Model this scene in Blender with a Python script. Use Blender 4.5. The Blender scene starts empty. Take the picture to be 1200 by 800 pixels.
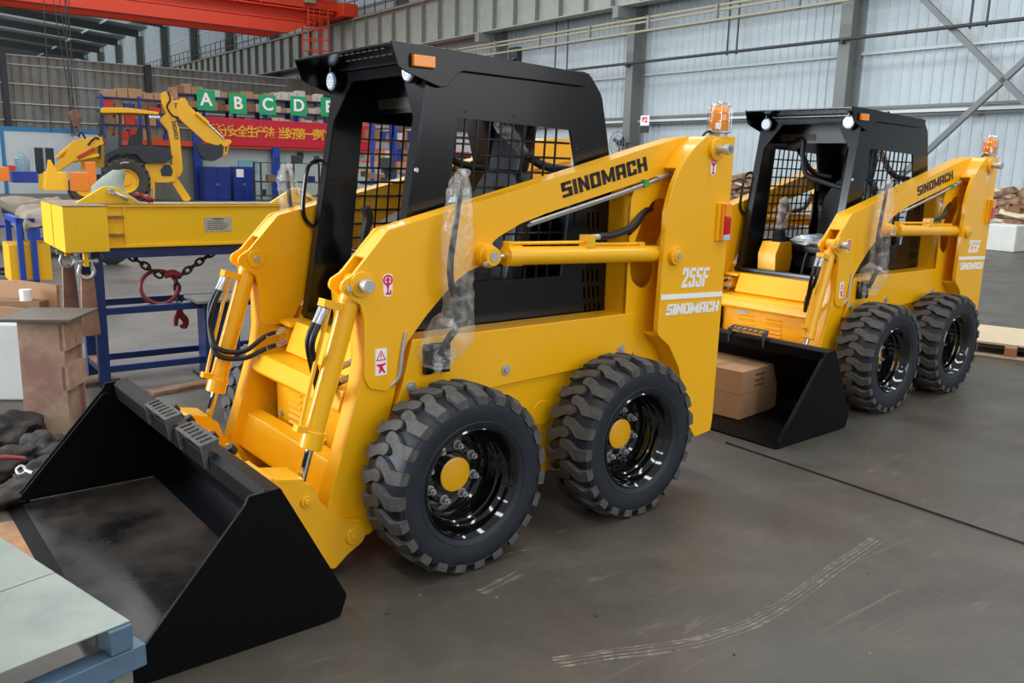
import bpy, bmesh, math, random
from math import sin, cos, pi, radians as rad
from mathutils import Vector, Matrix, noise
rnd = random.Random(7)
SC = bpy.context.scene
COL = SC.collection

# ------------------------------------------------------------------ camera numbers (measured from the photograph)
FPX, CAMH, PITCH, ROLL = 1000.0, 1.625, 0.2008, -0.0267
_f = Vector((0, cos(PITCH), -sin(PITCH))); _r = Vector((1, 0, 0)); _d = Vector((0, -sin(PITCH), -cos(PITCH)))
CR = cos(ROLL)*_r + sin(ROLL)*_d
CD = -sin(ROLL)*_r + cos(ROLL)*_d
CAM = Vector((0, 0, CAMH))
def ray(px, py): return CR*((px-600)/FPX) + CD*((py-400)/FPX) + _f
BA = rad(37)
def to_frame(v, o, a):
    d = v-Vector((o[0], o[1], 0)); return Vector((cos(a)*d.x+sin(a)*d.y, -sin(a)*d.x+cos(a)*d.y, d.z))
def hit(px, py, o, a, ax, val):
    """where the sight line of a photo pixel meets a plane of a frame at o turned by a"""
    c = to_frame(CAM, o, a); e = to_frame(CAM+ray(px, py), o, a)-c
    t = (val-c[ax])/e[ax]; return c+e*t
def W(px, py, z=0): return hit(px, py, (0, 0), 0, 2, z)
def BU(px, py, u):           # building frame: x = across the hall, y = along it
    p = hit(px, py, (0, 0), BA, 1, u); return (p.x, p.z)
def BN(px, py, n):
    p = hit(px, py, (0, 0), BA, 0, n); return (p.y, p.z)
def BW(n, u, z=0): return Vector((cos(BA)*n-sin(BA)*u, sin(BA)*n+cos(BA)*u, z))

# ------------------------------------------------------------------ materials
def srgb(r, g, b):
    f = lambda c: (c/255/12.92) if c/255 <= .04045 else ((c/255+.055)/1.055)**2.4
    return (f(r), f(g), f(b), 1)
def mat(name, col, rough=.5, metal=0, coat=0, spec=.5, bump=0, bscale=40, var=0, vscale=5, col2=None, mask=None, trans=0, emit=0, bdist=.002, stretch=None, rvar=0):
    m = bpy.data.materials.new(name); m.use_nodes = True; nt = m.node_tree; N = nt.nodes; L = nt.links
    b = N['Principled BSDF']; c = col if len(col) == 4 else srgb(*col)
    b.inputs['Base Color'].default_value = c; b.inputs['Roughness'].default_value = rough
    b.inputs['Metallic'].default_value = metal; b.inputs['Coat Weight'].default_value = coat; b.inputs['Coat Roughness'].default_value = .08
    b.inputs['Specular IOR Level'].default_value = spec; b.inputs['Transmission Weight'].default_value = trans
    if emit: b.inputs['Emission Color'].default_value = c; b.inputs['Emission Strength'].default_value = emit
    if var or bump or col2 or rvar:
        tc = N.new('ShaderNodeTexCoord'); mp = N.new('ShaderNodeMapping'); L.new(tc.outputs['Object'], mp.inputs[0])
        if stretch: mp.inputs['Scale'].default_value = stretch
    if var or col2 or rvar:
        n = N.new('ShaderNodeTexNoise'); n.inputs['Scale'].default_value = vscale; n.inputs['Detail'].default_value = 6; n.inputs['Roughness'].default_value = .62
        L.new(mp.outputs[0], n.inputs['Vector'])
        r = N.new('ShaderNodeValToRGB'); lo, hi = mask or (.3, .7)
        r.color_ramp.elements[0].position = lo; r.color_ramp.elements[1].position = hi
        if col2: c2 = col2 if len(col2) == 4 else srgb(*col2); c1 = c
        else: c1 = tuple(x*(1-var) for x in c[:3])+(1,); c2 = tuple(min(1, x*(1+var)) for x in c[:3])+(1,)
        r.color_ramp.elements[0].color = c1; r.color_ramp.elements[1].color = c2
        L.new(n.outputs['Fac'], r.inputs[0])
        if var or col2: L.new(r.outputs[0], b.inputs['Base Color'])
        if rvar:
            mr = N.new('ShaderNodeMapRange'); mr.inputs[1].default_value = .3; mr.inputs[2].default_value = .7
            mr.inputs[3].default_value = max(0, rough-rvar); mr.inputs[4].default_value = rough+rvar
            L.new(n.outputs['Fac'], mr.inputs[0]); L.new(mr.outputs[0], b.inputs['Roughness'])
    if bump:
        n = N.new('ShaderNodeTexNoise'); n.inputs['Scale'].default_value = bscale; n.inputs['Detail'].default_value = 4
        L.new(mp.outputs[0], n.inputs['Vector'])
        bp = N.new('ShaderNodeBump'); bp.inputs['Strength'].default_value = bump; bp.inputs['Distance'].default_value = bdist
        L.new(n.outputs['Fac'], bp.inputs['Height']); L.new(bp.outputs[0], b.inputs['Normal'])
    return m
M = {}
M['yellow'] = mat('yellow_paint', (252, 184, 12), .32, coat=.3, bump=.05, bscale=30, bdist=.001)
M['black'] = mat('black_paint', (8, 9, 12), .22, coat=.12, spec=.35, bump=.06, bscale=60, bdist=.0008)
M['bucket'] = mat('bucket_black', (8, 8, 10), .42, spec=.13, bump=.05, bscale=40)
M['rim'] = mat('rim_gloss_black', (8, 8, 9), .08, coat=1)
M['rubber'] = mat('tyre_rubber', (33, 37, 45), .5, spec=.4, bump=.12, bscale=90, bdist=.001, var=.15, vscale=9)
M['tread'] = mat('tread_rubber', (84, 82, 79), .75, spec=.3, bump=.3, bscale=120, bdist=.001, var=.3, vscale=30)
M['hose'] = mat('hose_rubber', (16, 16, 17), .45)
M['chrome'] = mat('chrome', (225, 228, 232), .08, 1)
M['steel'] = mat('zinc_steel', (190, 190, 190), .38, .55, var=.15, vscale=60)
M['amber'] = mat('amber_lens', (255, 150, 14), .12, coat=.6, bump=.5, bscale=120, bdist=.003)
M['red'] = mat('red_lens', (205, 20, 35), .15, coat=.5)
M['clear'] = mat('lamp_lens', (190, 205, 235), .1, coat=1, bump=.6, bscale=150, bdist=.004, spec=.8)
M['white'] = mat('white_vinyl', (250, 250, 248), .4)
M['letters'] = mat('black_vinyl', (38, 22, 28), .4)
M['redvinyl'] = mat('magenta_red_vinyl', (225, 20, 85), .4)
M['seat'] = mat('seat_vinyl', (24, 26, 32), .45, bump=.2, bscale=60)
M['silver'] = mat('label_foil', (175, 178, 176), .35, .2, var=.25, vscale=60)
M['green'] = mat('green_sign', (15, 168, 105), .5)
M['greentape'] = mat('green_tape', (60, 160, 80), .5)
def plastic(name, a=.35, tint=(235, 238, 242), sc=14):
    m = bpy.data.materials.new(name); m.use_nodes = True; nt = m.node_tree; N = nt.nodes; L = nt.links
    b = N['Principled BSDF']; b.inputs['Base Color'].default_value = srgb(*tint); b.inputs['Roughness'].default_value = .12
    b.inputs['Specular IOR Level'].default_value = .9
    tc = N.new('ShaderNodeTexCoord'); n = N.new('ShaderNodeTexNoise'); n.inputs['Scale'].default_value = sc; n.inputs['Detail'].default_value = 5; n.inputs['Distortion'].default_value = 1.2
    L.new(tc.outputs['Object'], n.inputs['Vector'])
    r = N.new('ShaderNodeMapRange'); r.inputs[1].default_value = .4; r.inputs[2].default_value = .66; r.inputs[3].default_value = a*.45; r.inputs[4].default_value = min(1, a*2.1)
    L.new(n.outputs['Fac'], r.inputs[0]); L.new(r.outputs[0], b.inputs['Alpha'])
    bp = N.new('ShaderNodeBump'); bp.inputs['Strength'].default_value = 1; bp.inputs['Distance'].default_value = .012
    L.new(n.outputs['Fac'], bp.inputs['Height']); L.new(bp.outputs[0], b.inputs['Normal'])
    return m
M['plastic'] = plastic('clear_film', .14, (245, 242, 236), 13)
M['milky'] = plastic('milky_film', .6, (205, 210, 215), 10)

# ------------------------------------------------------------------ mesh helpers
def fillet(pts, seg=5):
    """points (x, z) or (x, z, r): corners with r are rounded"""
    out = []; n = len(pts)
    for i, p in enumerate(pts):
        r = p[2] if len(p) > 2 else 0
        v = Vector(p[:2])
        if not r: out.append((v.x, v.y)); continue
        a = Vector(pts[i-1][:2])-v; b = Vector(pts[(i+1) % n][:2])-v
        la, lb = a.length, b.length; a.normalize(); b.normalize()
        ang = a.angle(b); d = min(r/max(math.tan(ang/2), .05), la*.49, lb*.49)
        p0 = v+a*d; p1 = v+b*d
        for k in range(seg+1):
            t = k/seg; q = p0*(1-t)**2+v*(2*t*(1-t))+p1*t*t; out.append((q.x, q.y))
    return out
def circle(x, z, r, n=20, a0=0): return [(x+r*cos(a0+2*pi*k/n), z+r*sin(a0+2*pi*k/n)) for k in range(n)]
class MB:
    def __init__(s): s.bm = bmesh.new()
    def prism(s, pts, a, b, holes=(), fn=None, fil=True):
        """outline in (x, z) pulled along y from a to b; fn maps each point"""
        t = bmesh.new(); loops = [fillet(pts) if fil else pts]+[fillet(h) for h in holes]
        edges = []
        for lp in loops:
            vs = [t.verts.new((p[0], a, p[1])) for p in lp]
            edges += [t.edges.new((vs[i], vs[(i+1) % len(vs)])) for i in range(len(vs))]
        if holes: bmesh.ops.triangle_fill(t, edges=edges, use_beauty=True)
        else: t.faces.new(list(t.verts))
        r = bmesh.ops.extrude_face_region(t, geom=t.faces[:])
        for e in r['geom']:
            if isinstance(e, bmesh.types.BMVert): e.co.y = b
        bmesh.ops.recalc_face_normals(t, faces=t.faces[:])
        if fn:
            for v in t.verts: v.co = fn(v.co)
        s.merge(t); return s
    def merge(s, t, mtx=None):
        me = bpy.data.meshes.new('tmp')
        if mtx: t.transform(mtx)
        t.to_mesh(me); t.free(); s.bm.from_mesh(me); bpy.data.meshes.remove(me)
    def box(s, c, d, rot=None):
        t = bmesh.new(); bmesh.ops.create_cube(t, size=1)
        bmesh.ops.scale(t, vec=Vector(d), verts=t.verts)
        mt = Matrix.Translation(Vector(c))
        if rot: mt = mt @ rot
        s.merge(t, mt); return s
    def bb(s, x0, x1, y0, y1, z0, z1): return s.box(((x0+x1)/2, (y0+y1)/2, (z0+z1)/2), (abs(x1-x0), abs(y1-y0), abs(z1-z0)))
    def cyl(s, p, q, r, r2=None, n=18, cap=True):
        p = Vector(p); q = Vector(q); d = q-p; t = bmesh.new()
        bmesh.ops.create_cone(t, cap_ends=cap, segments=n, radius1=r, radius2=r if r2 is None else r2, depth=d.length)
        s.merge(t, Matrix.Translation((p+q)/2) @ d.to_track_quat('Z', 'Y').to_matrix().to_4x4()); return s
    def bar(s, p, q, w, h):
        p = Vector(p); q = Vector(q); d = q-p; t = bmesh.new(); bmesh.ops.create_cube(t, size=1)
        bmesh.ops.scale(t, vec=Vector((w, h, d.length)), verts=t.verts)
        s.merge(t, Matrix.Translation((p+q)/2) @ d.to_track_quat('Z', 'Y').to_matrix().to_4x4()); return s
    def tube(s, pts, r, n=10, smooth=4, wob=0, closed=False, rib=0):
        pts = [Vector(p) for p in pts]; rr = r if isinstance(r, (list, tuple)) else [r]*len(pts)
        if smooth > 1 and len(pts) > 2:
            np_, nr = [], []; m = len(pts)
            for i in range(m if closed else m-1):
                g = (lambda k: pts[k % m]) if closed else (lambda k: pts[max(0, min(m-1, k))])
                p0, p1, p2, p3 = g(i-1), g(i), g(i+1), g(i+2)
                for k in range(smooth):
                    t = k/smooth
                    np_.append(.5*((2*p1)+(p2-p0)*t+(2*p0-5*p1+4*p2-p3)*t*t+(3*p1-p0-3*p2+p3)*t**3))
                    nr.append(rr[i]*(1-t)+rr[(i+1) % m]*t)
            if not closed: np_.append(pts[-1]); nr.append(rr[-1])
            pts, rr = np_, nr
        rings = []; up = None; m = len(pts)
        for i, p in enumerate(pts):
            if closed: d = pts[(i+1) % m]-pts[i-1]
            else: d = pts[min(i+1, m-1)]-pts[max(i-1, 0)]
            d.normalize()
            if up is None: up = d.orthogonal().normalized()
            up = (up-d*up.dot(d)).normalized(); sd = d.cross(up); ring = []
            for k in range(n):
                a = 2*pi*k/n; q = rr[i]*(1+(rib if i % 2 else 0))
                if wob: q *= 1+wob*noise.noise(Vector((cos(a)*2, sin(a)*2, i*.7+p.x*9)))*2
                ring.append(s.bm.verts.new(p+(up*cos(a)+sd*sin(a))*q))
            rings.append(ring)
        for i in range(m if closed else m-1):
            A, B = rings[i], rings[(i+1) % m]
            for k in range(n): s.bm.faces.new((A[k], A[(k+1) % n], B[(k+1) % n], B[k]))
        if not closed:
            s.bm.faces.new(rings[0][::-1]); s.bm.faces.new(rings[-1])
        return s
    def lathe(s, prof, n=48, ax='y', c=(0, 0, 0), closed=False):
        """profile of (radius, height) turned about an axis"""
        rings = []
        for k in range(n):
            a = 2*pi*k/n; ring = []
            for r, h in prof:
                if ax == 'y': v = (r*cos(a), h, r*sin(a))
                elif ax == 'x': v = (h, r*cos(a), r*sin(a))
                else: v = (r*cos(a), r*sin(a), h)
                ring.append(s.bm.verts.new(Vector(v)+Vector(c)))
            rings.append(ring)
        m = len(prof)
        for k in range(n):
            A, B = rings[k], rings[(k+1) % n]
            for i in range(m if closed else m-1):
                j = (i+1) % m
                try: s.bm.faces.new((A[i], A[j], B[j], B[i]))
                except ValueError: pass
        return s
    def blob(s, c, d, sub=2, amp=.3, fr=2., seed=0, rot=None):
        t = bmesh.new(); bmesh.ops.create_icosphere(t, subdivisions=sub, radius=.5)
        for v in t.verts: v.co *= 1+amp*noise.noise(v.co*fr*2+Vector((seed, seed*1.7, 0)))
        bmesh.ops.scale(t, vec=Vector(d), verts=t.verts)
        mt = Matrix.Translation(Vector(c))
        if rot is not None: mt = mt @ Matrix.Rotation(rot, 4, 'Z')
        s.merge(t, mt); return s
    def xform(s, m): s.bm.transform(m); return s
    def build(s, name, m, parent=None, bevel=0, weld=True, ang=35, fixn=True):
        if weld: bmesh.ops.remove_doubles(s.bm, verts=s.bm.verts, dist=1e-5)
        if fixn: bmesh.ops.recalc_face_normals(s.bm, faces=s.bm.faces[:])
        me = bpy.data.meshes.new(name); s.bm.to_mesh(me); s.bm.free()
        me.materials.append(M[m] if isinstance(m, str) else m)
        for p in me.polygons: p.use_smooth = True
        me.set_sharp_from_angle(angle=rad(ang))
        o = bpy.data.objects.new(name, me); COL.objects.link(o); o.parent = parent
        if bevel:
            b = o.modifiers.new('b', 'BEVEL'); b.width = bevel; b.segments = 2; b.limit_method = 'ANGLE'; b.angle_limit = rad(40); b.harden_normals = True
        return o
def tag(o, label=None, cat=None, group=None, kind=None):
    for k, v in (('label', label), ('category', cat), ('group', group), ('kind', kind)):
        if v: o[k] = v
    return o
def empty(name, loc, rz, label, cat, group=None):
    o = bpy.data.objects.new(name, None); COL.objects.link(o); o.location = loc; o.rotation_euler = (0, 0, rz); o.empty_display_size = .1
    return tag(o, label, cat, group)
def copy_tree(o, parent=None):
    c = o.copy(); COL.objects.link(c); c.parent = parent
    for ch in [x for x in bpy.data.objects if x.parent == o]: copy_tree(ch, c)
    return c
def struct(o): o['kind'] = 'structure'; return o
def place(o, n, u, z=0, da=0): o.location = BW(n, u, z); o.rotation_euler = (0, 0, BA+da); return o
def solo(mb, name, m, loc, rz, label, cat, group=None, bevel=0, **k):
    o = mb.build(name, m, None, bevel, **k); o.location = loc; o.rotation_euler = (0, 0, rz); return tag(o, label, cat, group)

# block lettering (heavy machine-logo style), each letter a set of bars in a 0..w x 0..1 cell
GL = {
 'S': [[(0, 0), (.62, 0), (.62, .2), (0, .2)], [(.42, .1), (.62, .1), (.62, .6), (.42, .6)], [(0, .42), (.6, .42), (.6, .6), (0, .6)], [(0, .45), (.2, .45), (.2, .95), (0, .95)], [(.04, .8), (.62, .8), (.62, 1), (.04, 1)]],
 'I': [[(0, 0), (.2, 0), (.2, 1), (0, 1)]],
 'N': [[(0, 0), (.2, 0), (.2, 1), (0, 1)], [(.46, 0), (.66, 0), (.66, 1), (.46, 1)], [(0, 1), (.2, 1), (.66, 0), (.46, 0)]],
 'O': [[(0, .05), (.2, .05), (.2, .95), (0, .95)], [(.46, .05), (.66, .05), (.66, .95), (.46, .95)], [(.05, 0), (.61, 0), (.61, .2), (.05, .2)], [(.05, .8), (.61, .8), (.61, 1), (.05, 1)]],
 'M': [[(0, 0), (.19, 0), (.19, 1), (0, 1)], [(.66, 0), (.85, 0), (.85, 1), (.66, 1)], [(0, 1), (.21, 1), (.52, .1), (.33, .1)], [(.64, 1), (.85, 1), (.52, .1), (.33, .1)]],
 'A': [[(0, 0), (.2, 0), (.2, .95), (0, .95)], [(.46, 0), (.66, 0), (.66, .95), (.46, .95)], [(.05, .8), (.61, .8), (.61, 1), (.05, 1)], [(.1, .3), (.56, .3), (.56, .48), (.1, .48)]],
 'C': [[(0, .05), (.2, .05), (.2, .95), (0, .95)], [(.05, 0), (.62, 0), (.62, .2), (.05, .2)], [(.05, .8), (.62, .8), (.62, 1), (.05, 1)], [(.44, .62), (.62, .62), (.62, .9), (.44, .9)], [(.44, .1), (.62, .1), (.62, .36), (.44, .36)]],
 'H': [[(0, 0), (.2, 0), (.2, 1), (0, 1)], [(.46, 0), (.66, 0), (.66, 1), (.46, 1)], [(.1, .4), (.56, .4), (.56, .6), (.1, .6)]],
 '2': [[(0, 0), (.56, 0), (.56, .17), (0, .17)], [(.04, .83), (.52, .83), (.52, 1), (.04, 1)], [(.36, .5), (.56, .5), (.56, .96), (.36, .96)], [(0, .1), (.2, .1), (.56, .56), (.36, .6)], [(0, .66), (.2, .66), (.2, .96), (0, .96)]],
 '5': [[(.02, 0), (.52, 0), (.52, .16), (.02, .16)], [(.36, .05), (.56, .05), (.56, .6), (.36, .6)], [(0, .48), (.54, .48), (.54, .64), (0, .64)], [(0, .48), (.2, .48), (.2, 1), (0, 1)], [(0, .84), (.56, .84), (.56, 1), (0, 1)], [(0, .06), (.2, .06), (.2, .3), (0, .3)]],
 'F': [[(0, 0), (.2, 0), (.2, 1), (0, 1)], [(0, .84), (.54, .84), (.54, 1), (0, 1)], [(0, .44), (.48, .44), (.48, .6), (0, .6)]],
}
def lettering(name, text, p0, p1, h, y, m, parent, slant=.1, gap=.14, thick=.0015, hv=None, grow=.035):
    """letters running from p0 to p1 (x, z) on a face looking along +y, of height h"""
    adv = [max(q[0] for b in GL[c] for q in b) for c in text]; tot = sum(adv)+gap*(len(text)-1)
    a = Vector(p0); b = Vector(p1); ex = (b-a)/tot; ez = Vector(hv) if hv else Vector((0, h))
    mb = MB(); cx = 0
    for c, w in zip(text, adv):
        for poly in GL[c]:
            pts = []; mx = sum(q[0] for q in poly)/len(poly); my = sum(q[1] for q in poly)/len(poly)
            for (s_, t_) in poly:
                s_ += grow*(1 if s_ > mx else -1); t_ = min(1, max(0, t_+grow*.6*(1 if t_ > my else -1)))
                q = a+ex*(cx+s_+slant*t_)+ez*t_; pts.append((q.x, q.y))
            mb.prism(pts, y, y+thick, fil=False)
        cx += w+gap
    return mb.build(name, m, parent, weld=False)
def font_mesh(text, size, m, name, parent, mtx, bold=0.0, extr=.01, align='CENTER'):
    c = bpy.data.curves.new(name, 'FONT'); c.body = text; c.size = size; c.extrude = extr; c.offset = bold; c.align_x = align; c.align_y = 'CENTER'
    o = bpy.data.objects.new(name, c); COL.objects.link(o)
    bpy.context.view_layer.update()
    me = bpy.data.meshes.new_from_object(o.evaluated_get(bpy.context.evaluated_depsgraph_get()))
    bpy.data.objects.remove(o); bpy.data.curves.remove(c)
    me.transform(mtx); me.materials.clear(); me.materials.append(M[m])
    o = bpy.data.objects.new(name, me); COL.objects.link(o); o.parent = parent; return o
# ------------------------------------------------------------------ the skid steer loader (x forward, y to its left, z up)
L1 = (-.689, 3.929); A1 = 3.825; L2 = (2.114, 6.506); A2 = 3.834
def LP(px, py, y=.567, ax=1):
    p = hit(px, py, L1, A1, ax, y); return (p.x, p.z)
def make_wheel(parent, x, side):
    """side +1 left, -1 right"""
    hub = bpy.data.objects  # noqa
    def flip(mb):
        if side < 0: mb.xform(Matrix.Scale(-1, 4, (0, 1, 0)))
        return mb
    yc = .752                                   # tyre mid plane
    # rim: outer flange, deep barrel, dished disc
    rim = MB().lathe([(.200, -.10), (.224, -.115), (.228, -.108), (.224, .110), (.232, .120), (.226, .126), (.214, .112), (.206, .094), (.200, .075), (.191, .066), (.189, .040), (.183, .034), (.181, .010), (.176, .002), (.175, -.045), (.165, -.058), (.14, -.056), (.128, -.046), (.09, -.046), (.085, -.040), (0, -.040), (0, -.06), (.195, -.07)], 56, closed=False)
    o = flip(rim).build('wheel', 'rim', parent); o.location = (x, side*yc, .375)
    t = MB().lathe([(.226, .112), (.24, .123), (.262, .130), (.30, .134), (.335, .133), (.352, .124), (.364, .10), (.369, 0), (.364, -.10), (.352, -.124), (.335, -.133), (.30, -.134), (.262, -.130), (.24, -.123), (.226, -.112), (.215, 0)], 72, closed=True)
    t.lathe([(.252, .126), (.256, .1305), (.262, .128)], 72); t.lathe([(.336, .128), (.340, .1335), (.346, .124)], 72)
    ty = flip(t).build('tyre', 'rubber', o)
    NL = 23
    tr = MB(); out = [(.137, -.026), (.137, .024), (.100, .018), (.075, .020), (.050, .034), (.02, .044), (-.010, .046), (-.022, .036), (-.024, .018), (-.012, .004), (.022, .000), (.045, -.010), (.075, -.030), (.105, -.030)]
    for sgn in (1, -1):
        for k in range(NL):
            a0 = 2*pi*(k+(.5 if sgn < 0 else 0))/NL
            tb = bmesh.new(); top = []; bot = []
            for (yy, ss) in out:
                a = a0+ss/.37*1.04; sh = max(0, abs(yy)-.1)
                r1 = .387-sh*.55; r0 = .355-sh*.6
                top.append(tb.verts.new((r1*cos(a), yy*sgn, r1*sin(a)))); bot.append(tb.verts.new((r0*cos(a+.006), yy*sgn*1.01, r0*sin(a+.006))))
            tb.faces.new(top); n = len(out)
            for i in range(n): tb.faces.new((top[i], top[(i+1) % n], bot[(i+1) % n], bot[i]))
            bmesh.ops.recalc_face_normals(tb, faces=tb.faces[:])
            # shoulder buttress running down the sidewall
            for (dy, dr0, dr1) in ():
                pass
            tr.merge(tb)
            a = a0-.004/.37; R = Matrix.Rotation(-a, 4, 'Y')
            s2 = bmesh.new()
            q = [(.366, .136), (.350, .1365), (.338, .134), (.344, .12), (.36, .118)]
            va = [s2.verts.new((r_, yy*sgn, -.024)) for r_, yy in q]; vb = [s2.verts.new((r_, yy*sgn, .022)) for r_, yy in q]
            s2.faces.new(va); s2.faces.new(vb)
            for i in range(5): s2.faces.new((va[i], va[(i+1) % 5], vb[(i+1) % 5], vb[i]))
            bmesh.ops.recalc_face_normals(s2, faces=s2.faces[:]); tr.merge(s2, R)
    flip(tr).build('tread', 'tread', o, weld=False, fixn=side < 0)
    flip(MB().lathe([(0, -.006), (.068, -.006), (.073, -.009), (.073, -.012), (0, -.012)], 40)).build('hub_cap', 'yellow', o)
    flip(MB().lathe([(0, -.011), (.071, -.011), (.071, -.045), (0, -.045)], 40)).build('hub', 'rim', o)
    for k in range(8):
        a = 2*pi*(k+.35)/8; c = (.118*cos(a), 0, .118*sin(a))
        n = MB().cyl((c[0], -.046, c[2]), (c[0], -.016, c[2]), .0165, .014, n=6).cyl((c[0], -.018, c[2]), (c[0], -.004, c[2]), .009, .007, n=10).cyl((c[0], -.046, c[2]), (c[0], -.041, c[2]), .020, n=16)
        flip(n).build('lug_nut', 'steel', o)
    flip(MB().cyl((.12, .02, .11), (.15, .035, .135), .008, .006)).build('valve_stem', 'steel', o)
    return o

def make_loader(name, loc, rz, label):
    root = empty(name, (loc[0], loc[1], 0), rz, label, 'skid steer loader', 'yellow skid steer loaders')
    # ---------------- chassis
    c = MB()
    for s in (1, -1):
        a, b = sorted((s*.43, s*.57))
        c.prism([(.10, .924), (.176, .646), (-1.22, .69), (-1.22, .924)], a, b)
        a, b = sorted((s*.30, s*.552))
        c.prism([(.06, .70), (.06, .3, .04), (.0, .19, .04), (-1.25, .19, .04), (-1.25, .70)], a, b)
    c.bb(.14, -1.60, -.43, .43, .66, .86).bb(-.06, -1.60, -.32, .32, .24, .67)
    c.prism([(-1.2, .86), (-1.2, 1.32), (-1.72, 1.30, .05), (-1.80, .9, .05), (-1.78, .3), (-1.55, .24), (-1.55, .86)], -.43, .43)
    ch = c.build('chassis', 'yellow', root, .004)
    for s in (1, -1):
        for (x, z) in ((.108, .725), (-.392, .735), (-1.13, .745)):
            MB().cyl((x, s*.569, z), (x, s*.575, z), .024, n=20).cyl((x, s*.575, z), (x, s*.583, z), .013, n=6).build('bolt', 'steel', ch)
        MB().cyl((-.635, s*.55, .49), (-.635, s*.556, .49), .06, n=28).build('inspection_cover', 'yellow', ch, .002)
    f = MB().prism([(.06, .868), (.205, .872), (.262, .735), (.20, .70)], -.31, .36).bb(.10, .235, -.43, -.31, .845, .868)
    f.prism([(.06, .868), (.12, .868), (.12, .70), (.06, .70)], -.44, .44)
    f.build('front_cover', 'yellow', root, .004)
    MB().prism([(.10, .725), (.355, .715, .015), (.385, .64, .015), (.365, .62), (.335, .695), (.10, .70)], -.452, .452).build('step_shelf', 'yellow', root, .003)
    lo = MB().bb(.20, .285, -.37, .37, .27, .63)
    for y0 in (-.16, .08):
        for k in range(6): lo.prism([(.284, .41+.03*k), (.297, .405+.03*k), (.284, .422+.03*k)], y0-.07, y0+.07)
    p = lo.build('grille_panel', 'yellow', root, .003)
    for y in (-.31, .33): MB().cyl((.285, y, .43), (.294, y, .43), .014, n=8).build('bolt', 'steel', p)
    MB().bb(.285, .288, -.27, -.15, .575, .60).build('label', 'silver', p)
    for s in (-1, 1):   # hydraulic blocks beside the cover
        k = MB().bb(.13, .235, s*.36, s*.44, .755, .83)
        k.build('valve_block', 'yellow', root, .003)
        for z in (.775, .812): MB().cyl((.21, s*.37, z), (.245, s*.37, z), .011, n=6).build('fitting', 'steel', root)
    # ---------------- wheels
    for x in (0, -.975):
        for s in (1, -1): make_wheel(root, x, s)
    # ---------------- towers at the back
    slab = [LP(828.6, 159.5, .68), LP(816, 171, .68), LP(805, 185, .68), LP(796, 200, .68), LP(790, 215, .68), LP(785, 232, .68), LP(781, 250, .68), LP(779.5, 275, .68), LP(777, 305, .68), LP(773.5, 349, .68), LP(770, 392, .68)+(.06,), LP(784, 405, .68), LP(795, 430, .68), LP(803, 470, .68), LP(808, 500, .68)+(.03,), LP(814, 512, .68)+(.015,), LP(832.5, 504, .68), LP(835, 488, .68), LP(861.8, 159.9, .68)]
    slot = [LP(780, 232, .562)+(.05,), LP(765, 233, .562)+(.06,), LP(756, 248, .562), LP(741, 290, .562), LP(738, 322, .562)+(.05,), LP(750, 340, .562)+(.05,), LP(764, 332, .562)+(.04,), LP(767, 305, .562), LP(783, 262, .562)]
    x1 = -1.155
    def smooth(pts, k=5):
        o_ = []; n_ = len(pts)
        for i in range(n_):
            p0, p1, p2, p3 = [Vector(pts[(i+j) % n_][:2]) for j in (-1, 0, 1, 2)]
            for q_ in range(k):
                t = q_/k; v = .5*((2*p1)+(p2-p0)*t+(2*p0-5*p1+4*p2-p3)*t*t+(3*p1-p0-3*p2+p3)*t**3); o_.append((v.x, v.y))
        return o_
    slot = smooth([LP(*p, .562) for p in ((783, 240), (777, 233), (767, 234), (757, 247), (748, 270), (740, 295), (738, 318), (742, 331), (751, 337), (760, 334), (766, 322), (768, 300), (776, 275), (783, 258))])
    hole2 = [(-1.41, 1.22), (-1.475, 1.22), (-1.475, 1.08, .02), (-1.41, 1.06, .02)]
    inner = [(x1, .80), (x1, 1.545, .13), (-1.30, 1.585), (-1.46, 1.62), (-1.62, 1.62), (-1.68, .30), (-1.45, .30), (-1.24, .70)]
    for s in (1, -1):
        t = MB(); a, b = sorted((s*.566, s*.68)); 
        a, b = sorted((s*.650, s*.68)); t.prism(slab, a, b)
        a, b = sorted((s*.566, s*.652)); t.prism([LP(770, 392, .68)+(.06,), LP(784, 405, .68), LP(795, 430, .68), LP(803, 470, .68), LP(808, 500, .68)+(.03,), LP(814, 512, .68)+(.015,), LP(832.5, 504, .68), LP(835, 488, .68), (-1.775, .80)], a, b)
        t.prism([(-1.80, 1.806), LP(828.6, 159.5, .68), LP(816, 171, .68), LP(805, 185, .68), LP(798, 197, .68), (-1.45, 1.60), (-1.79, 1.60)], a, b)
        t.prism([(-1.70, 1.62), (-1.785, 1.62), (-1.775, .78), (-1.70, .78)], a, b)
        t.bb(-1.772, -1.80, s*.58, s*.65, .30, .345)
        tw = t.build('tower', 'yellow', root, .003)
        t2 = MB(); a, b = sorted((s*.545, s*.5655)); t2.prism(inner, a, b, holes=[slot])
        a, b = sorted((s*.40, s*.4205)); t2.prism(inner, a, b, holes=[hole2])
        t2.prism(circle(-1.262, 1.012, .010, 10), *sorted((s*.5655, s*.5662)))
        a, b = sorted((s*.40, s*.563)); t2.prism([(x1, .82), (x1, 1.545, .13), (-1.30, 1.585), (-1.30, 1.57), (x1-.02, 1.525, .12), (x1-.02, .82)], a, b)
        t2.bb(-1.60, -1.62, a, b, .82, 1.6)
        t2.build('tower_inner_box', 'yellow', root, .003)
        # pivot pins
        px_, pz_ = LP(851, 173, .70)
        MB().cyl((px_+.06, s*.66, 1.742), (px_+.06, s*.70, 1.742), .056, n=28).build('pivot_boss', 'yellow', tw, .006)
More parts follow.
